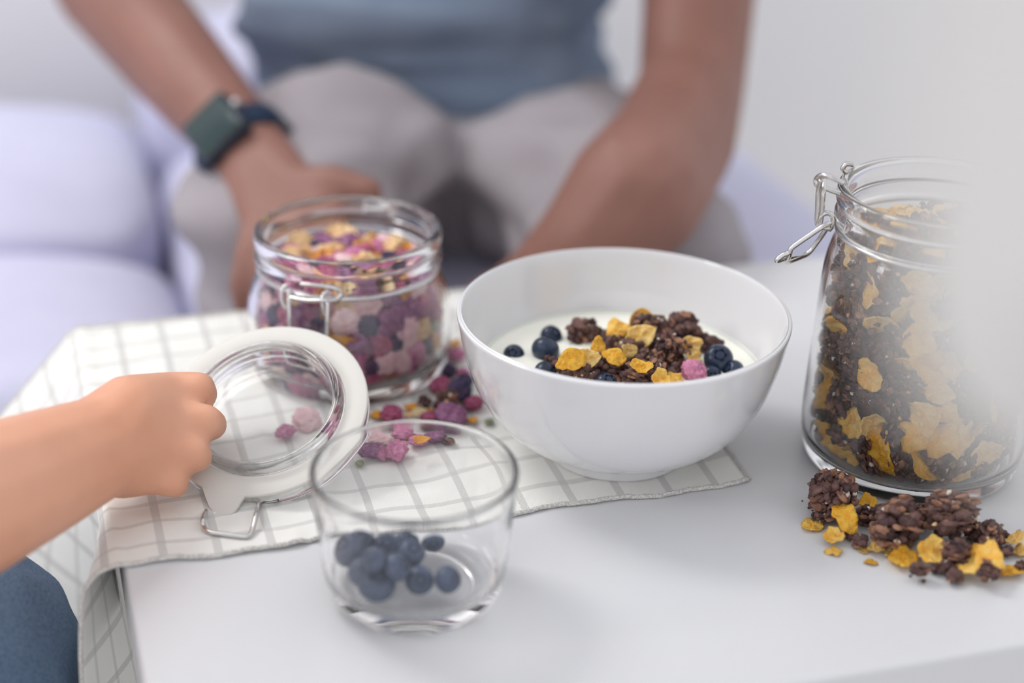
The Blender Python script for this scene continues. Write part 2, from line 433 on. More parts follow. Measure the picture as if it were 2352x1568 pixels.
FLAKES = [flake_mesh(i * 11 + 3, .0088, M_flake[i % 3], 1 + .25 * (i % 3)) for i in range(9)]
BIGC = [cluster_mesh(100 + i, .0135, 210, .8) for i in range(5)]
MEDC = [cluster_mesh(200 + i, .0095, 95, .85) for i in range(6)]
SMALLC = [cluster_mesh(300 + i, .0052, 20, .8, .0014, .0026) for i in range(5)]
CH_PINK = [chunk_mesh(400 + i, .0078, m, .7, 1.15, .3) for i, m in enumerate((M_pink, M_mag, M_purple, M_pink, M_mag, M_purple))]
CH_BLUSH = [chunk_mesh(430 + i, .0078, M_blush, .5, 1.1, .28) for i in range(3)]
CH_TAN = [chunk_mesh(460 + i, .0085, M_tan, .6, 1.2, .45, 2.6) for i in range(3)]
CH_NAVY = [chunk_mesh(480 + i, .0062, M_navy, .9, 1.05, .2, 2.5, .25) for i in range(3)]
SEEDS = [seed_mesh(i, .0072, M_seed) for i in range(1)]
OATS = [seed_mesh(9, .0050, M_oat, .7, .3), seed_mesh(10, .0045, M_tan, .6, .35)]
PEEL = [flake_mesh(900 + i, .0062, M_orange, 1.5) for i in range(3)]
SKIN, CALYX = berry_meshes(.0076)
SKIN2 = SKIN.copy(); SKIN2.materials[0] = M_mist

def piece(name, me, loc, rot, scale, label, cat, group=None):
    o = link(name, me, None, loc, rot, scale); return tag(o, label, cat, group)
def berry(loc, rot, scale, label, group=None, skin=None):
    r = empty('blueberry', loc, label, 'blueberry', group, rot); r.scale = (scale,) * 3
    link('berry_skin', skin or SKIN, r); link('calyx', CALYX, r); return r
def rest_height(me, rot, scale):
    R = rot.to_matrix() if hasattr(rot, 'to_matrix') else rot
    return -min((R @ v.co).z for v in list(me.vertices)[::3]) * scale
from mathutils import Euler
def lay(name, me, px, py, z, size_px, label, cat, group=None, tilt=.25, yaw=None, lift=0., base=None):
    """a piece lying at the place the sight line meets the height z + its own half height"""
    dist = 41.0 * 100            # px per metre about here
    base = base or max(v.co.x for v in me.vertices) - min(v.co.x for v in me.vertices)
    p0 = atz(px, py, z); dd = (p0 - CO).length; sc = size_px / (CF / dd) / base
    e = Euler((rng.uniform(-tilt, tilt), rng.uniform(-tilt, tilt), yaw if yaw is not None else rng.uniform(0, 6.28)))
    h = rest_height(me, e, sc)
    p = atz(px, py, z + h * .9 + lift); p.z = z + h + lift
    return piece(name, me, p + UP, e, sc, label, cat, group)

# ---- in the bowl
BZM = MZ + BZ
def bw(kind, px, py, lift, size, label, grp=None, yaw=None, tilt=.35):
    if kind == 'f': return lay('cornflake', FLAKES[rng.randrange(9)], px, py, BZM - .001, size, label, 'cornflake', grp, tilt, yaw, lift)
    if kind == 'C': return lay('granola_cluster', BIGC[rng.randrange(5)], px, py, BZM - .006, size, label, 'granola', grp, tilt, yaw, lift)
    if kind == 'c': return lay('granola_cluster', MEDC[rng.randrange(6)], px, py, BZM - .004, size, label, 'granola', grp, tilt, yaw, lift)
    if kind == 's': return lay('granola_nugget', SMALLC[rng.randrange(5)], px, py, BZM - .002, size, label, 'granola', grp, tilt, yaw, lift)
GB = 'granola in the bowl'
LG = 'small dark granola nugget among others floating in the bowl'
for a in [
 ('c', 1340, 765, 0, 88, 'dark rounded granola cluster at the back left of the bowl, beside two blueberries'),
 ('C', 1540, 806, .004, 104, 'largest dark granola cluster in the bowl, right of the middle'),
 ('c', 1478, 752, .010, 70, 'granola cluster at the top of the heap, under the upright cornflake'),
 ('c', 1568, 764, .002, 84, 'granola cluster at the back right of the bowl'),
 ('s', 1636, 788, .002, 52, 'granola nugget just behind the crowned blueberry, at the right of the bowl')]: bw(*a)
for a in [('s', 1612, 798, .0, 42), ('s', 1393, 772, .001, 46), ('c', 1450, 806, .003, 74), ('c', 1418, 842, .002, 66), ('c', 1372, 846, .001, 62),
          ('c', 1468, 858, .002, 72), ('s', 1300, 853, 0, 50), ('s', 1282, 832, .002, 44), ('s', 1262, 828, 0, 36), ('c', 1500, 860, .0, 66), ('s', 1404, 866, 0, 44), ('s', 1325, 860, 0, 42),
          ('c', 1490, 832, .002, 70), ('s', 1402, 786, .001, 46), ('s', 1515, 752, .006, 52), ('c', 1430, 786, .002, 60), ('s', 1610, 776, .0, 34),
          ('s', 1342, 850, .002, 44), ('s', 1545, 850, 0, 44), ('s', 1440, 872, 0, 46), ('s', 1545, 768, .006, 40), ('c', 1505, 786, .003, 66), ('s', 1360, 868, 0, 38), ('s', 1385, 826, .0, 40)]:
    bw(*a, LG, GB)
for px, py, lift, sz, rot, lab in [
 (1478, 738, .012, 80, (1.15, .15, .2), 'orange-brown cornflake standing upright on top of the heap in the bowl'),
 (1420, 764, .010, 68, (1.1, .2, -.4), 'cornflake with a hole, left of the round one at the back of the bowl'),
 (1470, 772, .013, 74, (1.0, -.1, .1), 'round golden cornflake facing the front, behind the middle of the bowl'),
 (1380, 794, .013, 66, (.8, .4, .9), 'pointed cornflake left of the middle of the bowl'),
 (1410, 818, .012, 60, (.6, .3, -.5), 'cornflake leaning against the pointed one in the bowl'),
 (1312, 826, .014, 74, (.9, -.2, .2), 'bright yellow cornflake at the front left of the bowl'),
 (1348, 822, .012, 60, (1.0, .3, .1), 'pale cornflake tucked behind the bright yellow one in the bowl'),
 (1472, 843, .017, 58, (.35, .1, .1), 'small thin cornflake lying flat at the front of the heap in the bowl'),
 (1588, 792, .009, 56, (.9, .1, .1), 'square-cut cornflake left of the crowned blueberry in the bowl'),
 (1592, 824, .005, 56, (.6, .1, .8), 'lower cornflake between the big cluster and the crowned blueberry'),
 (1516, 872, .008, 50, (.6, .2, .2), 'cornflake at the front rim of the bowl, left of the raspberry'),
 (1552, 866, .004, 44, (.4, .1, .2), 'milk-soaked cornflake beside the raspberry in the bowl'),
 (1545, 757, .001, 40, (.3, .2, .2), 'cornflake half hidden behind the back right cluster in the bowl'),
 (1442, 806, .009, 46, (.9, .2, .6), 'pale crumpled cornflake in the middle of the bowl')]:
    me = FLAKES[(px + py) % 9]; p0 = atz(px, py, BZM + lift); dd = (p0 - CO).length
    wd_ = max(v.co.x for v in me.vertices) - min(v.co.x for v in me.vertices)
    piece('cornflake', me, p0 + UP, rot, sz / (CF / dd) / wd_, lab, 'cornflake')
for px, py, w, rot, sub, lab in [
 (1266, 772, 52, (.5, .6, 0), .001, 'blueberry furthest back at the left of the bowl'),
 (1253, 803, 66, (-.6, .5, 0), .003, 'large round blueberry in the milk at the left, in front of the furthest back one'),
 (1180, 815, 50, (.9, -.3, 0), -.001, 'leftmost blueberry in the bowl, low in the milk'),
 (1252, 858, 58, (.2, 1.2, 0), .0, 'blueberry at the front left rim of the bowl'),
 (1391, 882, 56, (.4, .4, 0), .001, 'blueberry at the front rim of the bowl below the middle of the cereal'),
 (1650, 824, 68, (.75, .05, 0), .004, 'blueberry with its crown showing, at the right of the bowl'),
 (1684, 853, 54, (.3, -.9, 0), .0, 'rightmost blueberry in the bowl, low in the milk'),
 (1634, 862, 46, (1.2, .3, 0), -.001, 'blueberry half hidden between the raspberry and the rightmost blueberry')]:
    p = atz(px, py, BZM + sub); dd = (p - CO).length
    berry(p + UP, rot, w / (CF / dd) / .0152, lab)
p = atz(1594, 853, BZM + .003)
piece('dried_raspberry', chunk_mesh(77, .0080, M_pink, .85, 1.0, .22, 4.2, .1), p + UP, (.3, .2, 1), .9, 'pink freeze-dried raspberry at the front right of the bowl', 'raspberry')

# ---- jars
def inner_fn(prof):
    def f(z):
        for (r0, z0), (r1, z1) in zip(prof, prof[1:]):
            if z0 <= z <= z1: return r0 + (r1 - r0) * (z - z0) / (z1 - z0)
        return prof[-1][0] if z > prof[-1][1] else prof[0][0]
    return f
J1X, J1Y, J2X, J2Y = -.0977, .9238, .2222, .8284
JZ1 = .0014
j1_out = [(0, .35), (4.6, .3), (5.0, .02), (5.35, 0), (5.75, .3), (5.98, 1.0), (6.04, 2.3), (6.03, 3.8), (5.88, 4.9), (5.55, 5.9), (5.26, 6.4), (5.2, 6.65), (5.32, 6.85), (5.48, 7.0), (5.5, 7.4), (5.36, 7.65), (5.3, 7.8), (5.42, 8.0), (5.5, 8.2), (5.51, 8.55), (5.42, 8.82), (5.2, 8.9)]
j1_in = [(5.0, 8.84), (4.88, 8.6), (4.84, 8.0), (4.84, 6.9), (4.95, 6.4), (5.25, 5.8), (5.55, 4.8), (5.7, 3.7), (5.7, 2.2), (5.62, 1.4), (5.3, .95), (4.4, .82), (0, .8)]
j2_out = [(0, .35), (4.6, .3), (5.0, .02), (5.35, 0), (5.75, .3), (5.98, 1.0), (6.08, 2.2), (6.08, 3.5), (6.0, 5.5), (5.9, 8), (5.82, 10), (5.72, 11.3), (5.5, 12.3), (5.25, 12.95), (5.18, 13.25), (5.3, 13.5), (5.48, 13.7), (5.5, 14.15), (5.36, 14.4), (5.3, 14.55), (5.42, 14.75), (5.5, 14.95), (5.51, 15.3), (5.42, 15.6), (5.2, 15.68)]
j2_in = [(5.0, 15.62), (4.88, 15.4), (4.84, 14.8), (4.84, 13.6), (4.95, 13.0), (5.2, 12.4), (5.42, 11.4), (5.52, 10), (5.6, 8), (5.7, 5.5), (5.74, 3.5), (5.72, 2.2), (5.62, 1.4), (5.3, .95), (4.4, .82), (0, .8)]
j1 = empty('clip_top_jar', (J1X, J1Y, T + JZ1), 'squat open glass clip jar filled with pink berry muesli, behind the loose lid', 'jar')
link('jar_glass', lathe_mesh(j1_out + j1_in, [M_glass], 144, 5), j1)
j2 = empty('clip_top_jar', (J2X, J2Y, T), 'tall open glass clip jar of chocolate granola and cornflakes at the right', 'jar')
link('jar_glass', lathe_mesh(j2_out + j2_in, [M_glass], 144, 5), j2)
in1 = inner_fn([(4.6, .8), (5.4, 1.1), (5.65, 1.6), (5.7, 2.2), (5.7, 3.7), (5.55, 4.8), (5.25, 5.8), (4.95, 6.4), (4.84, 6.9), (4.84, 9)])
in2 = inner_fn([(4.6, .8), (5.4, 1.1), (5.65, 1.6), (5.74, 2.5), (5.74, 3.5), (5.7, 5.5), (5.6, 8), (5.52, 10), (5.42, 11.4), (5.2, 12.4), (4.95, 13), (4.84, 13.6), (4.84, 15)])
def core(name, cx, cy, fn, z0, z1, inset, m, label, mound=.006):
    V = []; F = []; NZ, NA = 40, 90
    for i in range(NZ + 1):
        z = z0 + (z1 - z0) * i / NZ
        for k in range(NA):
            a = 2 * pi * k / NA; r = fn(z * 100) / 100 - inset + .003 * noise.noise(Vector((cos(a) * 6, sin(a) * 6, z * 130))) + .0012 * noise.noise(Vector((cos(a) * 18, sin(a) * 18, z * 400)))
            V.append((r * cos(a), r * sin(a), z))
    for i in range(NZ):
        for k in range(NA): k2 = (k + 1) % NA; F.append((i * NA + k, i * NA + k2, (i + 1) * NA + k2, (i + 1) * NA + k))
    rings = 12; base = len(V) - NA; rt_ = fn(z1 * 100) / 100 - inset
    for j in range(1, rings):
        for k in range(NA):
            a = 2 * pi * k / NA; r = rt_ * (1 - j / rings); V.append((r * cos(a), r * sin(a), z1 + mound * (1 - (1 - j / rings) ** 2) + .003 * noise.noise(Vector((r * cos(a) * 200, r * sin(a) * 200, 1)))))
        p0 = base + (j - 1) * NA; p1 = base + j * NA
        for k in range(NA): k2 = (k + 1) % NA; F.append((p0 + k, p0 + k2, p1 + k2, p1 + k))
    F.append(tuple(len(V) - NA + k for k in range(NA))); F.append(tuple(range(NA))[::-1])
    o = link(name, mesh_of(V, F, True, [m]), None, (cx, cy, T)); return tag(o, label, 'cereal', kind='stuff')
core('granola_crumbs', J2X, J2Y, in2, .0085, .122, .0105, M_crumb, 'fine chocolate granola crumbs filling the middle of the tall jar')
M_muesli = mat('muesli_crumbs', (150, 92, 116), .9, .2, (190, 140, 90), 150, lo=.4, hi=.6, bump=.6, bscale=500)
core('muesli_crumbs', J1X, J1Y, in1, .0095, .056, .0085, M_muesli, 'fine pink and tan muesli crumbs filling the middle of the squat jar')

def shell_place(cx, cy, fn, z0, z1, cell, chooser, zoff=0):
    """pieces pressed against the inside of the glass all round"""
    nz = int((z1 - z0) / cell)
    for i in range(nz + 1):
        z = z0 + (z1 - z0) * i / nz
        R = fn(z * 100) / 100; na = int(2 * pi * R / cell)
        for k in range(na):
            a = 2 * pi * (k + .5 * (i % 2) + rng.uniform(-.22, .22)) / na; zz = z + rng.uniform(-.22, .22) * cell
            zz = max(z0, min(z1, zz))
            chooser(cx, cy, a, zz, fn, zoff)
def wallrot(a, tilt, spin):
    # local z axis points at the wall normal
    n = Vector((cos(a), sin(a), 0)); q = n.to_track_quat('Z', 'Y').to_matrix()
    return (q @ Matrix.Rotation(spin, 3, 'Z') @ Matrix.Rotation(tilt, 3, 'X') @ Matrix.Rotation(rng.uniform(-.15, .15), 3, 'Y')).to_euler()
def fit_in(me, e, sc, cx, cy, a, z, fn, zmin=.0085):
    """radial distance that brings the piece up to the glass without crossing it"""
    R3 = e.to_matrix(); pts = [R3 @ v.co * sc for v in list(me.vertices)[::4]]; best = 1
    zlow = min(p.z for p in pts); z = max(z, zmin - zlow)
    lim = .06
    for p in pts:
        Rr = fn((z + p.z) * 100) / 100 - .0006
        # |r*n + p| = Rr
        pn = p.x * cos(a) + p.y * sin(a); pt_ = -p.x * sin(a) + p.y * cos(a)
        q = Rr * Rr - pt_ * pt_
        if q > 0: lim = min(lim, sqrt(q) - pn)
    return Vector((cx + lim * cos(a), cy + lim * sin(a), z))
def ch2(cx, cy, a, z, fn, zo):
    t = rng.random()
    if t < .34 + 1.7 * z: me, sc, nm, lab, cat, g = FLAKES[rng.randrange(9)], rng.uniform(.72, 1.12), 'cornflake', 'golden cornflake pressed among granola inside the tall jar', 'cornflake', 'cornflakes in the tall jar'
    elif t < .90: me, sc, nm, lab, cat, g = MEDC[rng.randrange(6)], rng.uniform(.85, 1.15), 'granola_cluster', 'dark chocolate granola cluster inside the tall jar', 'granola', 'granola clusters in the tall jar'
    elif t < .97: me, sc, nm, lab, cat, g = SMALLC[rng.randrange(5)], rng.uniform(.9, 1.2), 'granola_nugget', 'small granola nugget inside the tall jar', 'granola', 'granola nuggets in the tall jar'
    else: me, sc, nm, lab, cat, g = OATS[0], rng.uniform(1.0, 1.4), 'almond_sliver', 'pale nut sliver among granola inside the tall jar', 'nut sliver', 'nut slivers in the tall jar'
    e = wallrot(a, rng.uniform(-.85, .85) if nm == 'cornflake' else rng.uniform(-.35, .35), rng.uniform(0, 6.28))
    p = fit_in(me, e, sc, cx, cy, a, z, fn); piece(nm, me, p + UP + Vector((0, 0, zo)), e, sc, lab, cat, g)
shell_place(J2X, J2Y, in2, .012, .124, .0128, ch2)
for k in range(34):
    r_ = .040 * sqrt((k + .5) / 34); a = k * 2.4; me = (FLAKES + MEDC)[rng.randrange(15)]; fl = me in FLAKES
    piece('cornflake' if fl else 'granola_cluster', me, (J2X + r_ * cos(a), J2Y + r_ * sin(a), T + .130 + .006 * (1 - r_ / .04)), (rng.uniform(-.5, .5), rng.uniform(-.5, .5), a), rng.uniform(.8, 1.05),
          'cornflake on top of the granola, below the neck of the tall jar' if fl else 'granola cluster on top, below the neck of the tall jar', 'cornflake' if fl else 'granola', 'cornflakes on top in the tall jar' if fl else 'granola on top in the tall jar')
KINDS1 = [(CH_PINK, .36, 'dried_berry', 'pink or purple freeze-dried berry piece inside the squat jar', 'dried berry', 'berry pieces in the squat jar', (.85, 1.25)),
          (CH_BLUSH, .15, 'dried_strawberry', 'pale blush dried strawberry slice inside the squat jar', 'dried strawberry', 'strawberry slices in the squat jar', (.9, 1.3)),
          (CH_TAN, .10, 'oat_cluster', 'tan toasted oat cluster inside the squat jar', 'oat cluster', 'oat clusters in the squat jar', (.8, 1.2)),
          (CH_NAVY, .11, 'dried_blueberry', 'dark dried blueberry inside the squat jar', 'dried blueberry', 'dried blueberries in the squat jar', (.8, 1.1)),
          (PEEL, .14, 'orange_peel', 'orange-yellow dried fruit strip inside the squat jar', 'dried fruit', 'orange strips in the squat jar', (.8, 1.2)),
          (OATS, .09, 'oat_flake', 'small pale oat flake inside the squat jar', 'oat', 'oat flakes in the squat jar', (.8, 1.3)),
          (SEEDS, .04, 'pumpkin_seed', 'green pumpkin seed inside the squat jar', 'seed', 'pumpkin seeds in the squat jar', (.9, 1.1))]
def pick1():
    t = rng.random() * sum(k[1] for k in KINDS1)
    for k in KINDS1:
        t -= k[1]
        if t <= 0: return k
    return KINDS1[0]
def ch1(cx, cy, a, z, fn, zo):
    ms, w, nm, lab, cat, g, (a0, a1) = pick1(); me = ms[rng.randrange(len(ms))]; sc = rng.uniform(a0, a1)
    e = wallrot(a, rng.uniform(-.4, .4), rng.uniform(0, 6.28))
    p = fit_in(me, e, sc, cx, cy, a, z, fn); piece(nm, me, p + UP + Vector((0, 0, zo)), e, sc, lab, cat, g)
shell_place(J1X, J1Y, in1, .0125, .060, .0108, ch1, JZ1)
for k in range(60):
    r_ = .0405 * sqrt((k + .5) / 60); a = k * 2.4; ms, w, nm, lab, cat, g, (a0, a1) = pick1(); me = ms[rng.randrange(len(ms))]
    piece(nm, me, (J1X + r_ * cos(a), J1Y + r_ * sin(a), T + .0645 + .005 * (1 - r_ / .04) + rng.uniform(0, .003)), (rng.uniform(-.7, .7), rng.uniform(-.7, .7), a), rng.uniform(a0, a1) * .92, lab.replace('inside the squat jar', 'on top of the muesli in the squat jar'), cat, g.replace('in the', 'on top in the'))

# ---- jar wires
WR = .00125
def rel(o, pts): return [Vector(p) + UP - Vector(o.location) for p in pts]
def circle_pts(R, z, a0=0, a1=2 * pi, n=48): return [Vector((R * cos(a0 + (a1 - a0) * k / n), R * sin(a0 + (a1 - a0) * k / n), z)) for k in range(n + 1)]
link('neck_wire', tube(circle_pts(.0532, .0664)[:-1], WR, M_steel, 10, True, 1), j1)
c1 = lambda px, py, R=.060: atcyl(px, py, J1X, J1Y, R)
clip = [tube(rel(j1, [c1(660, 655, .0555), c1(648, 665, .0585), c1(648, 690, .060), c1(658, 708, .060), c1(664, 690, .0585), c1(664, 665, .056)]), WR, M_steel),
        tube(rel(j1, [c1(755, 668, .0555), c1(741, 680, .0585), c1(741, 702, .060), c1(749, 722, .060), c1(754, 700, .0585), c1(756, 680, .056)]), WR, M_steel),
        tube(rel(j1, [c1(664, 682), c1(705, 690), c1(745, 690), c1(772, 688, .057), c1(784, 675, .055), c1(775, 664, .055), c1(750, 658, .055), c1(720, 655, .055), c1(690, 652, .055)]), WR, M_steel)]
for q_ in clip: link('hinge_clip', q_, j1)
link('clamp_bail', tube(rel(j1, [c1(664, 684, .061), c1(665, 720, .0635), c1(667, 770, .0655), c1(668, 820, .066), c1(700, 834, .066), c1(742, 838, .066), c1(748, 825, .066), c1(750, 780, .0655), c1(752, 730, .0635), c1(753, 694, .061)]), WR, M_steel), j1)
b1 = lambda px, py, Y=.982: aty(px, py, Y)
for q_ in ([tube(rel(j1, [b1(845, 462), b1(838, 478), b1(840, 494), b1(846, 486), b1(845, 470)]), WR, M_steel),
     tube(rel(j1, [b1(912, 460), b1(905, 478), b1(903, 496), b1(910, 486), b1(912, 470)]), WR, M_steel), tube(rel(j1, [b1(842, 474), b1(880, 474), b1(910, 474)]), WR, M_steel)]): link('back_clip', q_, j1)
link('neck_wire', tube(circle_pts(.0530, .1330)[:-1], WR, M_steel, 10, True, 1), j2)
b2 = lambda px, py, Y=.820: aty(px, py, Y)
for q_ in ([
    tube(rel(j2, [b2(1938, 421, .812), b2(1912, 408, .812), b2(1890, 402, .815), b2(1876, 410), b2(1876, 424), b2(1886, 428, .825), b2(1905, 436, .826), b2(1935, 446, .826)]), WR * 1.1, M_steel),
    tube(rel(j2, [b2(1886, 412, .816), b2(1880, 440), b2(1878, 480), b2(1877, 512), b2(1884, 512), b2(1888, 480), b2(1891, 440), b2(1894, 412, .826)]), WR * 1.1, M_steel),
    tube(rel(j2, [b2(1905, 524), b2(1884, 520), b2(1883, 500), b2(1897, 489), b2(1911, 495), b2(1913, 515), b2(1905, 527, .824)]), WR * 1.1, M_steel),
    tube(rel(j2, [b2(1960, 378, .85), b2(1944, 377, .85), b2(1936, 388, .85), b2(1944, 396, .85)]), WR * 1.1, M_steel)]): link('hinge_clip', q_, j2)
for q_ in ([
    tube(rel(j2, [b2(1908, 512, .814), b2(1890, 520, .812), b2(1860, 540, .812), b2(1820, 568, .812), b2(1812, 580, .812), b2(1798, 586, .812), b2(1784, 598, .812), b2(1796, 596, .816), b2(1810, 592, .83), b2(1850, 586, .842), b2(1880, 552, .842), b2(1902, 520, .834), b2(1910, 510, .828)]), WR * 1.1, M_steel),
    tube(rel(j2, [b2(1815, 577, .812), b2(1812, 590, .816), b2(1805, 600, .822), b2(1815, 600, .83), b2(1846, 588, .842)]), WR * 1.1, M_steel)]): link('clamp_bail', q_, j2)

# ---- the loose lid
LC = Vector((-.1309, .8035, .0319)); LN = Vector((-.1256, -.4492, .8846)).normalized()
lx = LN.cross(Vector((0, 0, 1))).normalized(); ly = LN.cross(lx)
LM = Matrix((lx, ly, LN)).transposed().to_4x4(); LM.translation = LC + UP
lid = empty('jar_lid', (0, 0, 0), 'round glass jar lid with a white rubber seal, tilted between hand and squat jar', 'lid'); lid.matrix_world = LM
lid_prof = [(0, -.55), (3.3, -.55), (3.62, -.4), (3.7, 0), (3.72, .55), (3.85, .78), (4.05, .8), (4.2, .6), (4.25, .2), (4.3, 0), (4.9, -.03), (5.3, -.05), (5.45, -.18), (5.5, -.6), (5.42, -.95), (5.2, -1.05), (4.9, -.95), (4.7, -.7), (4.5, -.62), (4.3, -.8), (4.1, -.98), (3.6, -1.0), (0, -1.0)]
link('lid_glass', lathe_mesh(lid_prof, [M_glass], 128, 4), lid)
gk = lathe_mesh([(4.32, .02), (4.32, .16), (4.4, .2), (5.45, .2), (5.55, .16), (5.56, .02), (5.5, -.02), (4.4, -.02), (4.32, .02)], [M_gasket], 128, 1)
LI = LM.inverted()
def onlid(px, py, h=0.): return LI @ (atplane(px, py, LC + LN * h, LN) + UP)
tabpts = [onlid(462, 1110, .001), onlid(474, 1146, .001), onlid(484, 1168, .001), onlid(503, 1181, .001), onlid(525, 1183, .001), onlid(542, 1172, .001), onlid(556, 1150, .001), onlid(580, 1120, .001)]
tabpts = catmull(tabpts, 4)
V = [Vector((p.x, p.y, .0018)) for p in tabpts] + [Vector((p.x, p.y, .0002)) for p in tabpts]; n_ = len(tabpts)
tabm = mesh_of(V, [tuple(range(n_)), tuple(range(2 * n_ - 1, n_ - 1, -1))] + [(i, (i + 1) % n_, (i + 1) % n_ + n_, i + n_) for i in range(n_)], False, [M_gasket])
bm = bmesh.new(); bm.from_mesh(tabm); bmesh.ops.recalc_face_normals(bm, faces=bm.faces); bm.to_mesh(tabm); bm.free()
tag(link('rubber_seal', gk, lid), 'white rubber seal'); link('pull_tab', tabm, lid)
wl = [onlid(640, 1146, -.007), onlid(612, 1151, -.007), onlid(598, 1156, -.007)] + [LI @ (atz(px, py, z) + UP) for px, py, z in ((590, 1176, .007), (581, 1212, .0045), (572, 1229, .0035), (556, 1231, .0035), (510, 1226, .0035), (478, 1221, .0035), (468, 1208, .004), (466, 1190, .006))] + [onlid(478, 1160, -.007), onlid(470, 1135, -.007)]
link('wire_bail', tube(wl, WR * 1.05, M_steel, 10, n=5), lid)

# ---- the tumbler
GX, GY = -.0436, .6813
g_out = [(0, .28), (2.6, .25), (2.9, .02), (3.3, .0), (3.75, .18), (4.12, .7), (4.3, 1.4), (4.42, 2.4), (4.6, 4.2), (4.74, 5.8), (4.83, 6.55), (4.84, 6.72), (4.79, 6.82)]
g_in = [(4.70, 6.84), (4.61, 6.78), (4.57, 6.62), (4.50, 5.8), (4.33, 4.2), (4.15, 2.4), (4.02, 1.6), (3.7, 1.12), (3.1, .92), (2.4, .86), (0, .84)]
gl = empty('glass_tumbler', (GX, GY, T), 'low clear glass tumbler with a few blueberries, nearest the camera', 'glass')
link('glass_body', lathe_mesh(g_out + g_in, [M_glass2], 128, 5), gl)
GBG = 'blueberries in the glass tumbler'
for px, py, z, w, rot, lab in [
 (866, 1340, .0168, 88, (.4, .2, 0), 'large blueberry nearest the front in the glass tumbler'),
 (963, 1330, .0165, 66, (.9, .3, 0), 'front middle blueberry on the floor of the glass tumbler'),
 (1028, 1328, .0165, 64, (.3, 1.2, 0), 'rightmost blueberry on the floor of the glass tumbler'),
 (996, 1243, .0158, 54, (1.2, .3, 0), 'small oval blueberry at the back right of the glass tumbler'),
 (835, 1312, .0200, 72, (.2, .8, 0), 'blueberry against the left wall of the glass tumbler, behind the large front one'),
 (800, 1262, .0215, 76, (.4, -.6, 0), 'leftmost blueberry in the glass tumbler'),
 (830, 1240, .0180, 64, (.6, .2, 0), 'blueberry behind the leftmost one in the glass tumbler'),
 (892, 1248, .0190, 70, (.8, -.1, 0), 'back middle blueberry in the glass tumbler'),
 (934, 1236, .0165, 60, (.2, .6, 0), 'dark blueberry at the very back of the glass tumbler'),
 (945, 1268, .0235, 66, (.5, .3, 0), 'raised blueberry right of the middle of the heap in the tumbler'),
 (859, 1284, .0300, 58, (.55, -.35, 0), 'topmost blueberry with its crown showing in the glass tumbler'),
 (912, 1300, .0260, 64, (.3, .9, 0), 'blueberry resting in the middle of the heap in the tumbler')]:
    p = atz(px, py, z); dd = (p - CO).length; sc = w / (CF / dd) / .0152
    d = Vector((p.x - GX, p.y - GY)); rmax = .0400 - .0076 * sc
    if d.length > rmax: d *= rmax / d.length; p.x, p.y = GX + d.x, GY + d.y
    p.z = max(p.z, .0092 + .0070 * sc)
    berry(p + UP, rot, sc, lab, None, SKIN2)

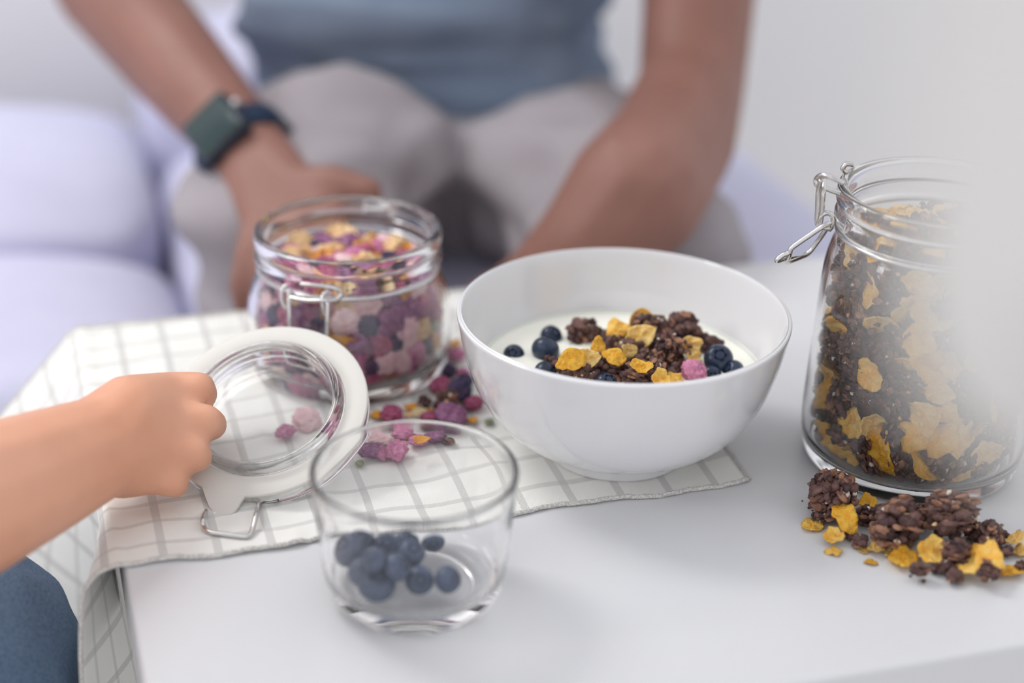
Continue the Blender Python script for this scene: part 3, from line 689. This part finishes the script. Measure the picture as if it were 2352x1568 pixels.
# ---- spilled granola on the table, right
RG = 'in front of the tall jar'
for nm, me, px, py, sz, lab, tilt, lift in [
 ('granola_cluster', BIGC[0], 1910, 1143, 132, 'big ragged granola cluster at the left end of the spill by the tall jar', .2, 0),
 ('granola_cluster', BIGC[1], 2058, 1205, 150, 'biggest lumpy granola cluster in the middle of the spill on the table', .2, 0),
 ('granola_cluster', BIGC[2], 2182, 1184, 116, 'tall granola cluster touching the base of the tall jar, right of the biggest one', .2, .004),
 ('granola_cluster', BIGC[3], 2120, 1188, 84, 'granola cluster wedged between the two big clusters of the spill', .2, 0),
 ('granola_cluster', MEDC[0], 1888, 1180, 50, 'small dark granola lump under the ragged cluster at the left end of the spill', .2, 0),
 ('granola_cluster', MEDC[1], 1990, 1185, 64, 'dark granola lump behind the large golden cornflake', .2, 0),
 ('granola_cluster', MEDC[2], 2238, 1222, 60, 'dark granola lump right of the tall cluster in the spill', .2, 0),
 ('granola_cluster', MEDC[3], 2268, 1232, 72, 'granola cluster in the right half of the spill, behind the star-shaped cornflake', .2, 0),
 ('granola_cluster', MEDC[4], 2196, 1272, 76, 'granola cluster left of the star-shaped cornflake', .2, 0),
 ('granola_nugget', SMALLC[0], 1972, 1240, 38, 'small nut-flecked nugget between the cornflakes at the left of the spill', .2, 0),
 ('granola_nugget', SMALLC[1], 1950, 1226, 40, 'flat toasted oat below the large golden cornflake', .2, 0),
 ('granola_nugget', SMALLC[2], 2110, 1310, 46, 'brown nugget lying on the front cornflakes of the spill', .2, .002),
 ('granola_nugget', SMALLC[3], 2152, 1306, 34, 'round dark nugget at the front edge of the spill', .2, 0),
 ('granola_nugget', SMALLC[4], 2190, 1324, 48, 'dark nugget nearest the front of the table in the spill', .2, 0),
 ('granola_nugget', SMALLC[0], 2176, 1300, 36, 'dark nugget tucked beside the front cornflake of the spill', .2, 0),
 ('granola_cluster', MEDC[5], 2270, 1316, 56, 'granola cluster lying on the lower part of the star-shaped cornflake', .2, .003),
 ('granola_nugget', SMALLC[1], 2308, 1266, 40, 'flat brown nugget near the right end of the spill', .2, 0),
 ('granola_nugget', SMALLC[2], 2302, 1232, 38, 'pointed nugget beside the pale cornflake at the right of the frame', .2, 0),
 ('granola_nugget', SMALLC[3], 2348, 1300, 34, 'nugget at the right edge of the spill', .2, 0),
 ('cornflake', FLAKES[0], 1867, 1209, 52, 'oval cornflake furthest left in the spill', .12, 0),
 ('cornflake', FLAKES[8], 1940, 1186, 88, 'large golden rectangular cornflake leaning on the ragged cluster', .45, .004),
 ('cornflake', FLAKES[3], 1914, 1234, 50, 'cornflake lying on another, below the large golden one', .2, .002),
 ('cornflake', FLAKES[6], 1916, 1262, 40, 'lowest small cornflake at the left of the spill', .1, 0),
 ('cornflake', FLAKES[2], 1992, 1158, 56, 'cornflake against the base of the tall jar, behind the large golden one', .4, .003),
 ('cornflake', FLAKES[1], 1984, 1264, 36, 'small cornflake pointing left in front of the biggest cluster', .15, 0),
 ('cornflake', FLAKES[4], 2012, 1258, 48, 'cornflake in front of the biggest cluster, above two others', .25, .002),
 ('cornflake', FLAKES[5], 2001, 1290, 34, 'small deep yellow cornflake at the front of the spill', .1, 0),
 ('cornflake', FLAKES[7], 2046, 1273, 40, 'cornflake peeping out from under the biggest cluster', .15, 0),
 ('cornflake', FLAKES[2], 2072, 1288, 88, 'wide flat cornflake at the front of the spill, left of the nugget', .15, 0),
 ('cornflake', FLAKES[3], 2138, 1268, 68, 'round cornflake standing at an angle in the middle of the spill', .5, .003),
 ('cornflake', FLAKES[0], 2250, 1290, 104, 'largest star-shaped cornflake in the right half of the spill', .35, .003),
 ('cornflake', FLAKES[5], 2322, 1312, 62, 'square cornflake at the right front of the spill', .2, 0),
 ('cornflake', FLAKES[1], 2332, 1240, 56, 'pale cornflake at the right edge of the frame', .5, .003),
 ('cornflake', FLAKES[4], 2344, 1268, 50, 'cornflake under the pale one at the right edge of the frame', .2, 0)]:
    lay(nm, me, px, py, 0, sz, lab, 'cornflake' if nm == 'cornflake' else 'granola', None, tilt, None, lift)
for px, py, sz in [(1858, 1166, 7), (1880, 1186, 9), (1876, 1190, 6), (2120, 1334, 10), (1866, 1172, 5), (1843, 1150, 5), (2090, 1322, 6)]:
    lay('granola_crumb', SMALLC[px % 5], px, py, 0, sz, 'tiny dark crumb on the white table beside the spilled granola', 'crumb', 'crumbs beside the spilled granola', .3)
# ---- spilled muesli on the towel
TZ = .0018
for nm, me, px, py, sz, lab, cat in [
 ('dried_strawberry', CH_PINK[1], 900, 951, 64, 'dark magenta dried strawberry chunk in front of the squat jar', 'dried strawberry'),
 ('dried_strawberry', CH_PINK[4], 985, 960, 50, 'flat magenta piece behind the tumbler rim, below the pale seed', 'dried berry'),
 ('dried_berry', CH_PINK[2], 1036, 956, 78, 'long purple dried berry near the bowl', 'dried berry'),
 ('orange_peel', PEEL[0], 862, 952, 44, 'orange fruit strip beside the lid', 'dried fruit'),
 ('orange_peel', PEEL[1], 940, 936, 40, 'orange fruit strip at the foot of the squat jar', 'dried fruit'),
 ('orange_peel', PEEL[2], 1000, 946, 44, 'orange fruit strip between the pale seed and the purple berry', 'dried fruit'),
 ('orange_peel', PEEL[0], 1082, 962, 40, 'orange fruit strip nearest the bowl', 'dried fruit'),
 ('oat_flake', OATS[0], 966, 947, 46, 'pale cream seed among the spilled muesli', 'oat'),
 ('oat_flake', OATS[1], 941, 952, 30, 'whitish oat beside the dark magenta chunk', 'oat'),
 ('oat_cluster', SMALLC[1], 976, 924, 40, 'small reddish brown lump beside the foot of the squat jar', 'oat cluster'),
 ('oat_cluster', MEDC[0], 1024, 926, 60, 'brown oat cluster beside the dark dried blueberry', 'oat cluster'),
 ('dried_blueberry', CH_NAVY[0], 1056, 898, 64, 'large dark dried blueberry between the squat jar and bowl', 'dried blueberry'),
 ('dried_berry', CH_PINK[1], 1088, 926, 56, 'magenta dried berry touching the bowl', 'dried berry'),
 ('dried_berry', CH_PINK[4], 1012, 886, 60, 'red-purple berry right of the squat jar base', 'dried berry'),
 ('dried_blueberry', CH_NAVY[1], 1030, 852, 44, 'dark dried blueberry beside the squat jar wall', 'dried blueberry'),
 ('dried_berry', CH_PINK[0], 1062, 856, 40, 'bright pink berry piece beside the bowl', 'dried berry'),
 ('dried_strawberry', CH_PINK[3], 1050, 815, 48, 'pink strawberry piece furthest back between the squat jar and bowl', 'dried strawberry'),
 ('dried_blueberry', CH_NAVY[2], 1068, 876, 40, 'small dark berry against the bowl', 'dried blueberry'),
 ('orange_peel', PEEL[1], 1044, 790, 34, 'orange strip furthest back between the squat jar and bowl', 'dried fruit'),
 ('oat_flake', OATS[0], 1022, 906, 40, 'cream oat leaning on the dark dried blueberry', 'oat'),
 ('pumpkin_seed', SEEDS[0], 1124, 968, 44, 'green pumpkin seed half under the bowl', 'seed'),
 ('dried_strawberry', CH_BLUSH[0], 868, 1003, 76, 'pale blush strawberry slice seen through the tumbler rim', 'dried strawberry'),
 ('dried_berry', CH_PINK[5], 846, 1036, 66, 'dusky purple berry lump beside the lid edge', 'dried berry'),
 ('dried_berry', CH_PINK[0], 872, 1042, 48, 'pink berry piece between the dusky lump and the round slice', 'dried berry'),
 ('dried_strawberry', CH_PINK[3], 909, 1036, 66, 'round pink strawberry slice lying nearest the front on the towel', 'dried strawberry'),
 ('dried_strawberry', CH_PINK[0], 961, 1010, 62, 'pink strawberry half with a yellow heart', 'dried strawberry'),
 ('dried_berry', CH_PINK[3], 925, 988, 60, 'pink berry piece behind the round slice', 'dried berry'),
 ('dried_berry', CH_PINK[2], 1003, 998, 60, 'dark purple berry right of the yellow-hearted strawberry', 'dried berry'),
 ('oat_cluster', SMALLC[2], 1030, 1008, 40, 'small brown oat lump at the right end of the spilled berries', 'oat cluster'),
 ('pumpkin_seed', SEEDS[0], 821, 1068, 40, 'green seed beside the lower edge of the lid', 'seed'),
 ('dried_berry', CH_PINK[0], 658, 996, 56, 'pink petal-like berry piece seen through the lid', 'dried berry'),
 ('dried_strawberry', CH_BLUSH[1], 706, 968, 76, 'pale strawberry slice seen through the lid', 'dried strawberry'),
 ('dried_berry', CH_PINK[3], 716, 872, 90, 'pink piece standing in for a reflection in the upper part of the lid', 'dried berry')]:  # pink piece added in place of a reflection in the lid
    lay(nm, me, px, py, TZ, sz, lab, cat, None, .3)
hp = atz(961, 1008, TZ + .0135)
piece('orange_peel', PEEL[2], hp + UP, (.7, .2, .8), .55, 'yellow heart piece lying on the pink strawberry half', 'dried fruit')

# ---------------------------------------------------------------- sofa
sofa = empty('sofa', st(.2, 1.45, 0), 'sofa under a lavender-white cotton cover behind the table', 'sofa')
def cushion(s0, s1, t0, t1, z0, z1, m, seed, amp=.008, bulge=.025, folds=0., nx=60, ny=40):
    """a soft box: rounded sides, crowned top, folds"""
    bm = bmesh.new(); bmesh.ops.create_cube(bm, size=1)
    bmesh.ops.subdivide_edges(bm, edges=bm.edges[:], cuts=22, use_grid_fill=True)
    for v in bm.verts:
        x, y, z = v.co * 2
        # round the corners in all directions
        L = (abs(x) ** 6 + abs(y) ** 6 + abs(z) ** 6) ** (1 / 6); k = 1 / max(L, 1e-6) * max(abs(x), abs(y), abs(z))
        x *= k; y *= k; z *= k
        s = (s0 + s1) / 2 + x * (s1 - s0) / 2; t = (t0 + t1) / 2 + y * (t1 - t0) / 2
        zz = (z0 + z1) / 2 + z * (z1 - z0) / 2 + (bulge * (1 - x * x) * (1 - y * y) if z > 0 else 0)
        zz += amp * noise.noise(Vector((s * 7 + seed, t * 7, z)))
        if folds and z > 0: zz += folds * sin(t * 75 + s * 14 + 2 * noise.noise(Vector((s * 5, t * 5, seed))))
        v.co = st(s, t, zz)
    me = bpy.data.meshes.new('cu'); bm.to_mesh(me); bm.free(); me.materials.append(m)
    for p in me.polygons: p.use_smooth = True
    return me
child('sofa_base', box_mesh(-.95, .66, 1.16, 1.80, .03, T - .22, M_sofa, .02), sofa)
child('seat_cushion', cushion(-.95, .116, 1.085, 1.40, T - .25, T - .088, M_sofa, 1, .006, .022, .003), sofa)
child('seat_cushion', cushion(.120, .715, 1.12, 1.66, T - .25, T - .084, M_sofa, 5, .004, .004, .001), sofa)
child('back_cushion', cushion(-.95, .116, 1.36, 1.74, T - .2, T - .064, M_sofa, 9, .008, .012, .004), sofa)
child('back_cushion', cushion(.120, .60, 1.60, 1.82, T - .2, T + .0, M_sofa, 12, .01, .01, .002), sofa)

# ---------------------------------------------------------------- people
def skin_obj(name, joints, bones, m, parent, sub=2, root=0, voxel=.0045, iters=8):
    """joints: {key:(pos, rx, ry)}; every bone is the taut skin round its joints; all merged into one continuous smoothed surface"""
    AV = []; AF = []
    for bone in bones:
        b1_ = bmesh.new()
        for k in bone:
            j = joints[k]; rx = j[1]; ry = j[2] if len(j) > 2 else rx; rz = min(rx, ry) if rx < .1 else (rx + ry) / 2
            for v in ICO2[0]: b1_.verts.new(j[0] + Vector((v.x * rx, v.y * ry, v.z * rz)))
        r = bmesh.ops.convex_hull(b1_, input=b1_.verts[:])
        b1_.verts.index_update(); o_ = len(AV)
        AV += [v.co.copy() for v in b1_.verts]; AF += [tuple(v.index + o_ for v in f.verts) for f in b1_.faces]; b1_.free()
    bm = bmesh.new(); me0 = bpy.data.meshes.new('t'); me0.from_pydata([tuple(v) for v in AV], [], AF); bm.from_mesh(me0)
    bmesh.ops.delete(bm, geom=[v for v in bm.verts if not v.link_faces], context='VERTS')
    me = bpy.data.meshes.new(name); bm.to_mesh(me); bm.free()
    o = bpy.data.objects.new(name, me); C.objects.link(o)
    rm = o.modifiers.new('r', 'REMESH'); rm.mode = 'VOXEL'; rm.voxel_size = voxel; rm.use_smooth_shade = True
    sm = o.modifiers.new('s', 'SMOOTH'); sm.factor = .5; sm.iterations = iters
    dg = bpy.context.evaluated_depsgraph_get(); dg.update()
    me2 = bpy.data.meshes.new_from_object(o.evaluated_get(dg))
    bpy.data.objects.remove(o)
    me2.materials.clear(); me2.materials.append(m)
    o = bpy.data.objects.new(name, me2); C.objects.link(o)
    for p in me2.polygons: p.use_smooth = True; p.material_index = 0
    if parent: o.parent = parent; o.matrix_parent_inverse = Matrix.Translation(-Vector(parent.location))
    return o
def wrinkle(o, amp, freq, seed=0, stretch=(1, 1, 1)):
    me = o.data; me.update(); NN_ = [v.normal.copy() for v in me.vertices]
    for v, nv in zip(me.vertices, NN_):
        p = v.co.copy(); q = Vector((p.x * stretch[0], p.y * stretch[1], p.z * stretch[2])) * freq
        v.co = p + nv * (amp * (noise.noise(q + Vector((seed, 0, 0))) + .5 * noise.noise(q * 2.1 + Vector((0, seed, 0)))))
    me.update()

def W(px, py, Y): return aty(px, py, Y) + UP
man = empty('person', (-.05, 1.45, T - .12), 'seated person in blue-grey T-shirt and khaki trousers with a dark watch, hands on knees', 'person')
# skeleton of the body: pelvis -> chest -> neck -> head, both arms with hands, both legs with feet
wl_, wr_ = W(572, 345, 1.165), W(1262, 590, 1.135)
J = {
 'pelvis': (Vector((-.055, 1.46, T - .03)), .135, .10),
 'waist': (Vector((-.06, 1.47, T + .12)), .12, .09),
 'chest': (Vector((-.06, 1.44, T + .33)), .13, .095),
 'neck0': (Vector((-.06, 1.40, T + .50)), .06, .055),
 'neck1': (Vector((-.06, 1.36, T + .56)), .052, .052),
 'head0': (Vector((-.06, 1.33, T + .63)), .065, .075),
 'head1': (Vector((-.06, 1.32, T + .71)), .072, .088),
 'head2': (Vector((-.06, 1.33, T + .77)), .05, .06),
 'shL': (Vector((-.235, 1.43, T + .45)), .055), 'elL': (W(150, -230, 1.44), .048), 'flL': (W(250, -40, 1.38), .0465), 'fmL': (W(400, 140, 1.27), .0395), 'wrL': (wl_, .0305, .027),
 'shR': (Vector((.125, 1.42, T + .45)), .055), 'uaR': (W(1608, -40, 1.33), .0465), 'elR': (W(1588, 200, 1.25), .0420), 'flR': (W(1545, 330, 1.18), .047), 'fmR': (W(1465, 440, 1.10), .050), 'fnR': (W(1360, 560, 1.08), .040), 'wrR': (W(1262, 640, 1.09), .032, .03), 'paR': (W(1185, 680, 1.105), .030, .022), 'pbR': (W(1130, 710, 1.11), .030, .02),
 'hiL': (Vector((-.14, 1.42, T - .055)), .075), 'knL': (W(690, 520, 1.17), .052), 'anL': (Vector((-.16, 1.17, .09)), .035), 'ftL': (Vector((-.17, 1.05, .03)), .032, .025),
 'hiR': (Vector((.03, 1.42, T - .055)), .075), 'knR': (W(1545, 600, 1.17), .052), 'anR': (Vector((.11, 1.20, .09)), .035), 'ftR': (Vector((.13, 1.08, .03)), .032, .025)}
B = [('pelvis', 'waist'), ('waist', 'chest'), ('chest', 'neck0'), ('neck0', 'neck1'), ('neck1', 'head0'), ('head0', 'head1'), ('head1', 'head2'),
     ('chest', 'shL'), ('shL', 'elL'), ('elL', 'flL'), ('flL', 'fmL'), ('fmL', 'wrL'),
     ('chest', 'shR'), ('shR', 'uaR'), ('uaR', 'elR'), ('elR', 'flR'), ('flR', 'fmR'), ('fmR', 'fnR'), ('fnR', 'wrR'), ('wrR', 'paR'), ('paR', 'pbR'),
     ('pelvis', 'hiL'), ('hiL', 'knL'), ('knL', 'anL'), ('anL', 'ftL'), ('pelvis', 'hiR'), ('hiR', 'knR'), ('knR', 'anR'), ('anR', 'ftR')]
def fingers(J, B, base, chains):
    for i, ch in enumerate(chains):
        prev = base
        for k, (p, r) in enumerate(ch):
            key = f'{base}{i}_{k}'; J[key] = (p, r); B.append((prev, key)); prev = key
# his right hand spread over the knee: thumb towards the picture's right, fingers down over the front of the knee
KL = [W(742, 480, 1.085), W(690, 520, 1.080), W(640, 530, 1.082), W(596, 515, 1.090)]
for i, p in enumerate(KL): J['kL%d' % i] = (p, .0125); B.append(('wrL', 'kL%d' % i))
B += [('wrL', 'kL0', 'kL1'), ('wrL', 'kL1', 'kL2'), ('wrL', 'kL2', 'kL3')]
for i, ch in enumerate([[(790, 560, 1.060), (800, 640, 1.050), (800, 700, 1.05)], [(700, 610, 1.055), (705, 690, 1.05), (706, 740, 1.05)], [(622, 610, 1.055), (615, 690, 1.048), (612, 735, 1.05)], [(566, 585, 1.066), (552, 650, 1.055), (556, 700, 1.052)]]):
    prev = 'kL%d' % i
    for k, (a, b_, Y) in enumerate(ch):
        J['fL%d_%d' % (i, k)] = (W(a, b_, Y), .0105 - .001 * k - .0006 * (i == 3)); B.append((prev, 'fL%d_%d' % (i, k))); prev = 'fL%d_%d' % (i, k)
J['tL0'] = (W(665, 425, 1.115), .0150); J['tL1'] = (W(770, 418, 1.10), .0128); J['tL2'] = (W(850, 440, 1.09), .0105)
B += [('wrL', 'tL0'), ('tL0', 'tL1'), ('tL1', 'tL2'), ('tL0', 'kL0', 'wrL')]
fingers(J, B, 'pbR', [[(W(1100 - 18 * i, 750 + 8 * i, 1.10), .010), (W(1085 - 22 * i, 800, 1.09), .009), (W(1080 - 22 * i, 840, 1.09), .008)] for i in range(4)])
fingers(J, B, 'paR', [[(W(1125, 665, 1.12), .013), (W(1090, 690, 1.12), .011)]])
J['anL'] = (Vector((-.16, 1.17, .09)), .035)
body = skin_obj('body', J, B, M_skinA, man, voxel=.0042)
# face (mostly above the frame): nose, ears, eyes as shaped parts of the head
def ell(c, r, m): 
    return mesh_of([Vector((v.x * r[0], v.y * r[1], v.z * r[2])) + c for v in ICO3[0]], ICO3[1], True, [m])
hc = Vector((-.06, 1.32, T + .70))
child('hair', ell(hc + Vector((0, .03, .055)), (.082, .095, .075), M_hair), man)
child('nose', ell(hc + Vector((0, -.095, -.02)), (.012, .018, .024), M_skinA), man)
for sx in (-1, 1):
    child('ear', ell(hc + Vector((sx * .076, .01, -.02)), (.010, .02, .032), M_skinA), man)
    child('eye', ell(hc + Vector((sx * .03, -.078, .005)), (.012, .01, .008), M_hair), man)
child('mouth', ell(hc + Vector((0, -.083, -.06)), (.024, .008, .006), mat('lips', (150, 84, 78), .5)), man)
# T-shirt
sh = {'h': (W(940, 84, 1.36), .145, .060), 'a': (Vector((-.075, 1.445, T + .06)), .165, .105), 'b': (Vector((-.07, 1.46, T + .13)), .155, .11), 'c': (Vector((-.06, 1.44, T + .33)), .15, .112), 'd': (Vector((-.06, 1.405, T + .475)), .085, .07),
      'sl': (Vector((-.235, 1.43, T + .455)), .068), 'sl2': (Vector((-.27, 1.43, T + .34)), .066), 'sr': (Vector((.125, 1.42, T + .455)), .068), 'sr2': (Vector((.15, 1.405, T + .34)), .066)}
shirt = skin_obj('t_shirt', sh, [('h', 'a'), ('a', 'b'), ('b', 'c'), ('c', 'd'), ('c', 'sl'), ('sl', 'sl2'), ('c', 'sr'), ('sr', 'sr2')], M_shirt, man, voxel=.006)
wrinkle(shirt, .030, 7, 3, (.4, 1, 3.0))
# trousers
tr = {'p': (Vector((-.065, 1.47, T - .045)), .165, .12), 'lap': (W(960, 330, 1.36), .140, .07), 'hl': (Vector((-.14, 1.38, T - .05)), .098, .09), 'ml': (W(800, 360, 1.27), .090, .082), 'kl': (W(690, 520, 1.165), .088, .079), 'kl2': (W(690, 660, 1.15), .080, .072), 'al': (Vector((-.155, 1.17, .14)), .062),
      'hr': (Vector((.03, 1.38, T - .05)), .098, .09), 'mr': (W(1300, 390, 1.28), .090, .082), 'kr': (W(1440, 570, 1.18), .090, .078), 'kr2': (W(1470, 690, 1.16), .082, .072), 'ar': (Vector((.10, 1.20, .14)), .062)}
trou = skin_obj('trousers', tr, [('p', 'hl'), ('p', 'lap'), ('lap', 'hl'), ('lap', 'hr'), ('hl', 'ml'), ('ml', 'kl'), ('kl', 'kl2'), ('kl2', 'al'), ('p', 'hr'), ('hr', 'mr'), ('mr', 'kr'), ('kr', 'kr2'), ('kr2', 'ar')], M_khaki, man, voxel=.006)
wrinkle(trou, .018, 8, 8, (.6, 1.2, 2.2))
child('shoe', ell(Vector((-.17, 1.07, .035)), (.045, .12, .035), M_strap), man)
child('shoe', ell(Vector((.125, 1.10, .035)), (.045, .12, .035), M_strap), man)

# wristwatch
wax = (W(640, 440, 1.12) - W(480, 240, 1.215)).normalized()           # along the forearm
wc = W(565, 352, 1.172)
wn = (CO + UP - wc).normalized() + Vector((-.30, 0, .15)); wn = (wn - wax * wn.dot(wax)).normalized(); wb_ = wax.cross(wn)
watch = empty('wristwatch', wc, 'dark square smartwatch with a navy strap on the seated person\'s wrist', 'watch')
WM = Matrix((wb_, wax, wn)).transposed().to_4x4()
def wpart(name, me):
    me.transform(WM); return link(name, me, watch)
seg = 48; V = []; F = []
prof = [(-.012, 0), (-.0115, .0022), (0, .0028), (.0115, .0022), (.012, 0), (0, -.0006)]
for k in range(seg):
    a = 2 * pi * k / seg
    for (l, h) in prof: V.append(Vector(((.0355 + h) * sin(a), l, (.0315 + h) * cos(a))))
for k in range(seg):
    for i in range(6): j = (i + 1) % 6; k2 = (k + 1) % seg; F.append((k * 6 + i, k2 * 6 + i, k2 * 6 + j, k * 6 + j))
wpart('strap', mesh_of(V, F, True, [M_strap]))
def rbox(x, y, z0, z1, bev, m):
    me = box_mesh(-x, x, -y, y, z0, z1, m, bev, 4, False)
    for p in me.polygons: p.use_smooth = True
    return me
cs = wpart('case', rbox(.0215, .0235, .0285, .0415, .005, M_case))
scn = wpart('screen', rbox(.0185, .0205, .0405, .0425, .0009, M_screen)); scn.parent = cs
cr_ = ell(Vector((-.0225, -.006, .035)), (.0035, .0035, .0035), M_steel); wpart('crown', cr_)

# second person, reaching in from the left
kid = empty('person', (-.62, .50, 0), 'person in blue jeans at the left edge, hand reaching to the lid', 'person')
hY = .765
J2 = {'pelvis': (Vector((-.62, .42, T - .20)), .11, .09), 'chest': (Vector((-.60, .42, T + .10)), .10, .08), 'neck': (Vector((-.60, .42, T + .26)), .045), 'head0': (Vector((-.60, .43, T + .35)), .065, .075), 'head1': (Vector((-.60, .43, T + .44)), .07, .08),
      'sh': (Vector((-.52, .46, T + .20)), .045), "el": (W(-420, 1290, .60), .043), 'fa': (W(-60, 1150, .67), .0355), 'fb': (W(110, 1078, .71), .0305), 'wr': (W(235, 1022, .738), .0265, .0255), 'hl': (W(290, 1060, .752), .0195, .02), 'ht': (W(300, 945, .755), .0195, .02),
      'shR': (Vector((-.70, .42, T + .20)), .045), 'elR': (Vector((-.76, .45, T + .0)), .038), 'waR': (Vector((-.72, .56, T - .12)), .026), 'haR': (Vector((-.69, .63, T - .12)), .024, .018),
      'hip': (Vector((-.56, .46, T - .25)), .07), 'kn': (W(-70, 1530, .705), .045), 'an': (Vector((-.35, .80, .07)), .035), 'ft': (Vector((-.30, .88, .03)), .028),
      'hip2': (Vector((-.66, .50, T - .25)), .07), 'kn2': (Vector((-.52, .78, T - .12)), .05), 'an2': (Vector((-.54, .80, .07)), .035), 'ft2': (Vector((-.50, .90, .03)), .028)}
B2 = [('pelvis', 'chest'), ('chest', 'neck'), ('neck', 'head0'), ('head0', 'head1'), ('chest', 'sh'), ('sh', 'el'), ('el', 'fa'), ('fa', 'fb'), ('fb', 'wr'), ('wr', 'hl', 'ht'),
      ('chest', 'shR'), ('shR', 'elR'), ('elR', 'waR'), ('waR', 'haR'), ('pelvis', 'hip'), ('hip', 'kn'), ('kn', 'an'), ('an', 'ft'), ('pelvis', 'hip2'), ('hip2', 'kn2'), ('kn2', 'an2'), ('an2', 'ft2')]
def LP(px, py, h): return atplane(px, py, LC + LN * h, LN) + UP
KN = [(392, 897, .030), (402, 962, .032), (388, 1028, .030), (358, 1088, .026)]
for i, (a, b_, h) in enumerate(KN): J2['k%d' % i] = (LP(a, b_, h), .0105)
B2 += [('ht', 'k0', 'k1', 'wr'), ('wr', 'k1', 'k2'), ('wr', 'k2', 'k3', 'hl'), ('ht', 'hl', 'k1', 'k2')]
for i, ch in enumerate([[(458, 890, .030, .0088), (468, 906, .020, .0082), (450, 915, .010, .0072)],
                        [(474, 966, .031, .0090), (488, 976, .019, .0084), (468, 985, .010, .0074)],
                        [(446, 1040, .028, .0086), (456, 1050, .018, .0080), (440, 1054, .010, .0070)],
                        [(396, 1106, .024, .0080), (404, 1112, .016, .0074), (392, 1112, .010, .0066)]]):
    prev = 'k%d' % i
    for k, (a, b_, h, r) in enumerate(ch):
        J2['f%d_%d' % (i, k)] = (LP(a, b_, h), r); B2.append((prev, 'f%d_%d' % (i, k))); prev = 'f%d_%d' % (i, k)
J2['t0'] = (LP(345, 920, .004), .0105); J2['t1'] = (LP(400, 940, -.012), .0095); J2['t2'] = (LP(440, 950, -.016), .0085)
B2 += [('wr', 't0'), ('t0', 't1'), ('t1', 't2')]
fingers(J2, B2, 'haR', [[(Vector((-.70 + .012 * i, .68, T - .125)), .0075), (Vector((-.70 + .012 * i, .70, T - .135)), .0065)] for i in range(4)] + [[(Vector((-.665, .65, T - .12)), .008), (Vector((-.655, .67, T - .125)), .007)]])
kb = skin_obj('body', J2, B2, M_skinB, kid, voxel=.0027, iters=6)
child('hair', ell(Vector((-.61, .44, T + .47)), (.082, .09, .075), M_hair), kid)
jn = {'p': (Vector((-.62, .42, T - .20)), .13, .11), 'h': (Vector((-.54, .48, T - .22)), .095, .085), 'm': (Vector((-.38, .60, T - .135)), .076), 'k': (W(-70, 1520, .705), .0620), 'k2': (Vector((-.285, .735, T - .15)), .055), 'a': (Vector((-.34, .79, .12)), .05),
      'h2': (Vector((-.66, .52, T - .22)), .095, .085), 'm2': (Vector((-.60, .66, T - .15)), .075), 'kk2': (Vector((-.53, .78, T - .12)), .064), 'a2': (Vector((-.54, .80, .12)), .05)}
jeans = skin_obj('jeans', jn, [('p', 'h'), ('h', 'm'), ('m', 'k'), ('k', 'k2'), ('k2', 'a'), ('p', 'h2'), ('h2', 'm2'), ('m2', 'kk2'), ('kk2', 'a2')], M_denim, kid, voxel=.005)
wrinkle(jeans, .006, 16, 4)
top = skin_obj('jumper', {'a': (Vector((-.62, .42, T - .12)), .125, .105), 'b': (Vector((-.60, .42, T + .12)), .115, .09), 'c': (Vector((-.60, .42, T + .22)), .06), 's': (Vector((-.52, .46, T + .2)), .055), 's1': (Vector((-.47, .50, T + .12)), .052), 't': (Vector((-.70, .42, T + .2)), .055), 't1': (Vector((-.745, .44, T + .08)), .05)},
               [('a', 'b'), ('b', 'c'), ('b', 's'), ('s', 's1'), ('b', 't'), ('t', 't1')], mat('white_cotton', (225, 225, 228), .9, .1), kid, voxel=.006)

# ---------------------------------------------------------------- curtain: added white cloth whose blur makes the haze at the right
def haze_cloth():
    m = bpy.data.materials.new('haze_cloth_fabric'); m.use_nodes = True; nt = m.node_tree; b = nt.nodes['Principled BSDF']
    b.inputs['Base Color'].default_value = lin((236, 235, 233)); b.inputs['Roughness'].default_value = .9; b.inputs['Specular IOR Level'].default_value = .1
    tl = nt.nodes.new('ShaderNodeBsdfTranslucent'); tl.inputs[0].default_value = lin((236, 235, 233)); mx = nt.nodes.new('ShaderNodeMixShader'); mx.inputs[0].default_value = .4
    nt.links.new(b.outputs[0], mx.inputs[1]); nt.links.new(tl.outputs[0], mx.inputs[2]); nt.links.new(mx.outputs[0], nt.nodes['Material Output'].inputs[0])
    # free edge of the cloth, shaped to the outline of the haze; world metres relative to the lens height
    Yc = .215
    edge = [(.077, 1.35), (.0745, .60), (.0700, .12), (.0640, .02), (.0610, -.030), (.0545, -.063), (.0530, -.090), (.0570, -.106), (.0665, -.119), (.086, -.128), (.125, -.138), (.19, -.155), (.27, -.18)]
    E_ = catmull([Vector((x, 0, z)) for x, z in edge], 8)
    V = []; F = []; NU = 70
    for i, p in enumerate(E_):
        span = .62 * (1 if p.z > -.1 else max(.12, 1 - (-.1 - p.z) / .22))
        for k in range(NU + 1):
            u = k / NU; x = p.x + span * u * (.55 + .45 * (p.z > -.1)); ph = u * 34
            y = Yc + .018 * sin(ph) * min(1, u * 12) + .006 * sin(ph * 2.3 + 1) + .02 * u
            V.append(Vector((x, y, CH + p.z)) + UP)
    n = NU + 1
    for i in range(len(E_) - 1):
        for k in range(NU): F.append((i * n + k, i * n + k + 1, (i + 1) * n + k + 1, (i + 1) * n + k))
    o = link('haze_cloth', mesh_of(V, F, True, [m])); md = o.modifiers.new('t', 'SOLIDIFY'); md.thickness = .001
    tag(o, 'white cloth added to make the pale haze at the right edge, out of focus very near the lens', 'haze_cloth')
haze_cloth()
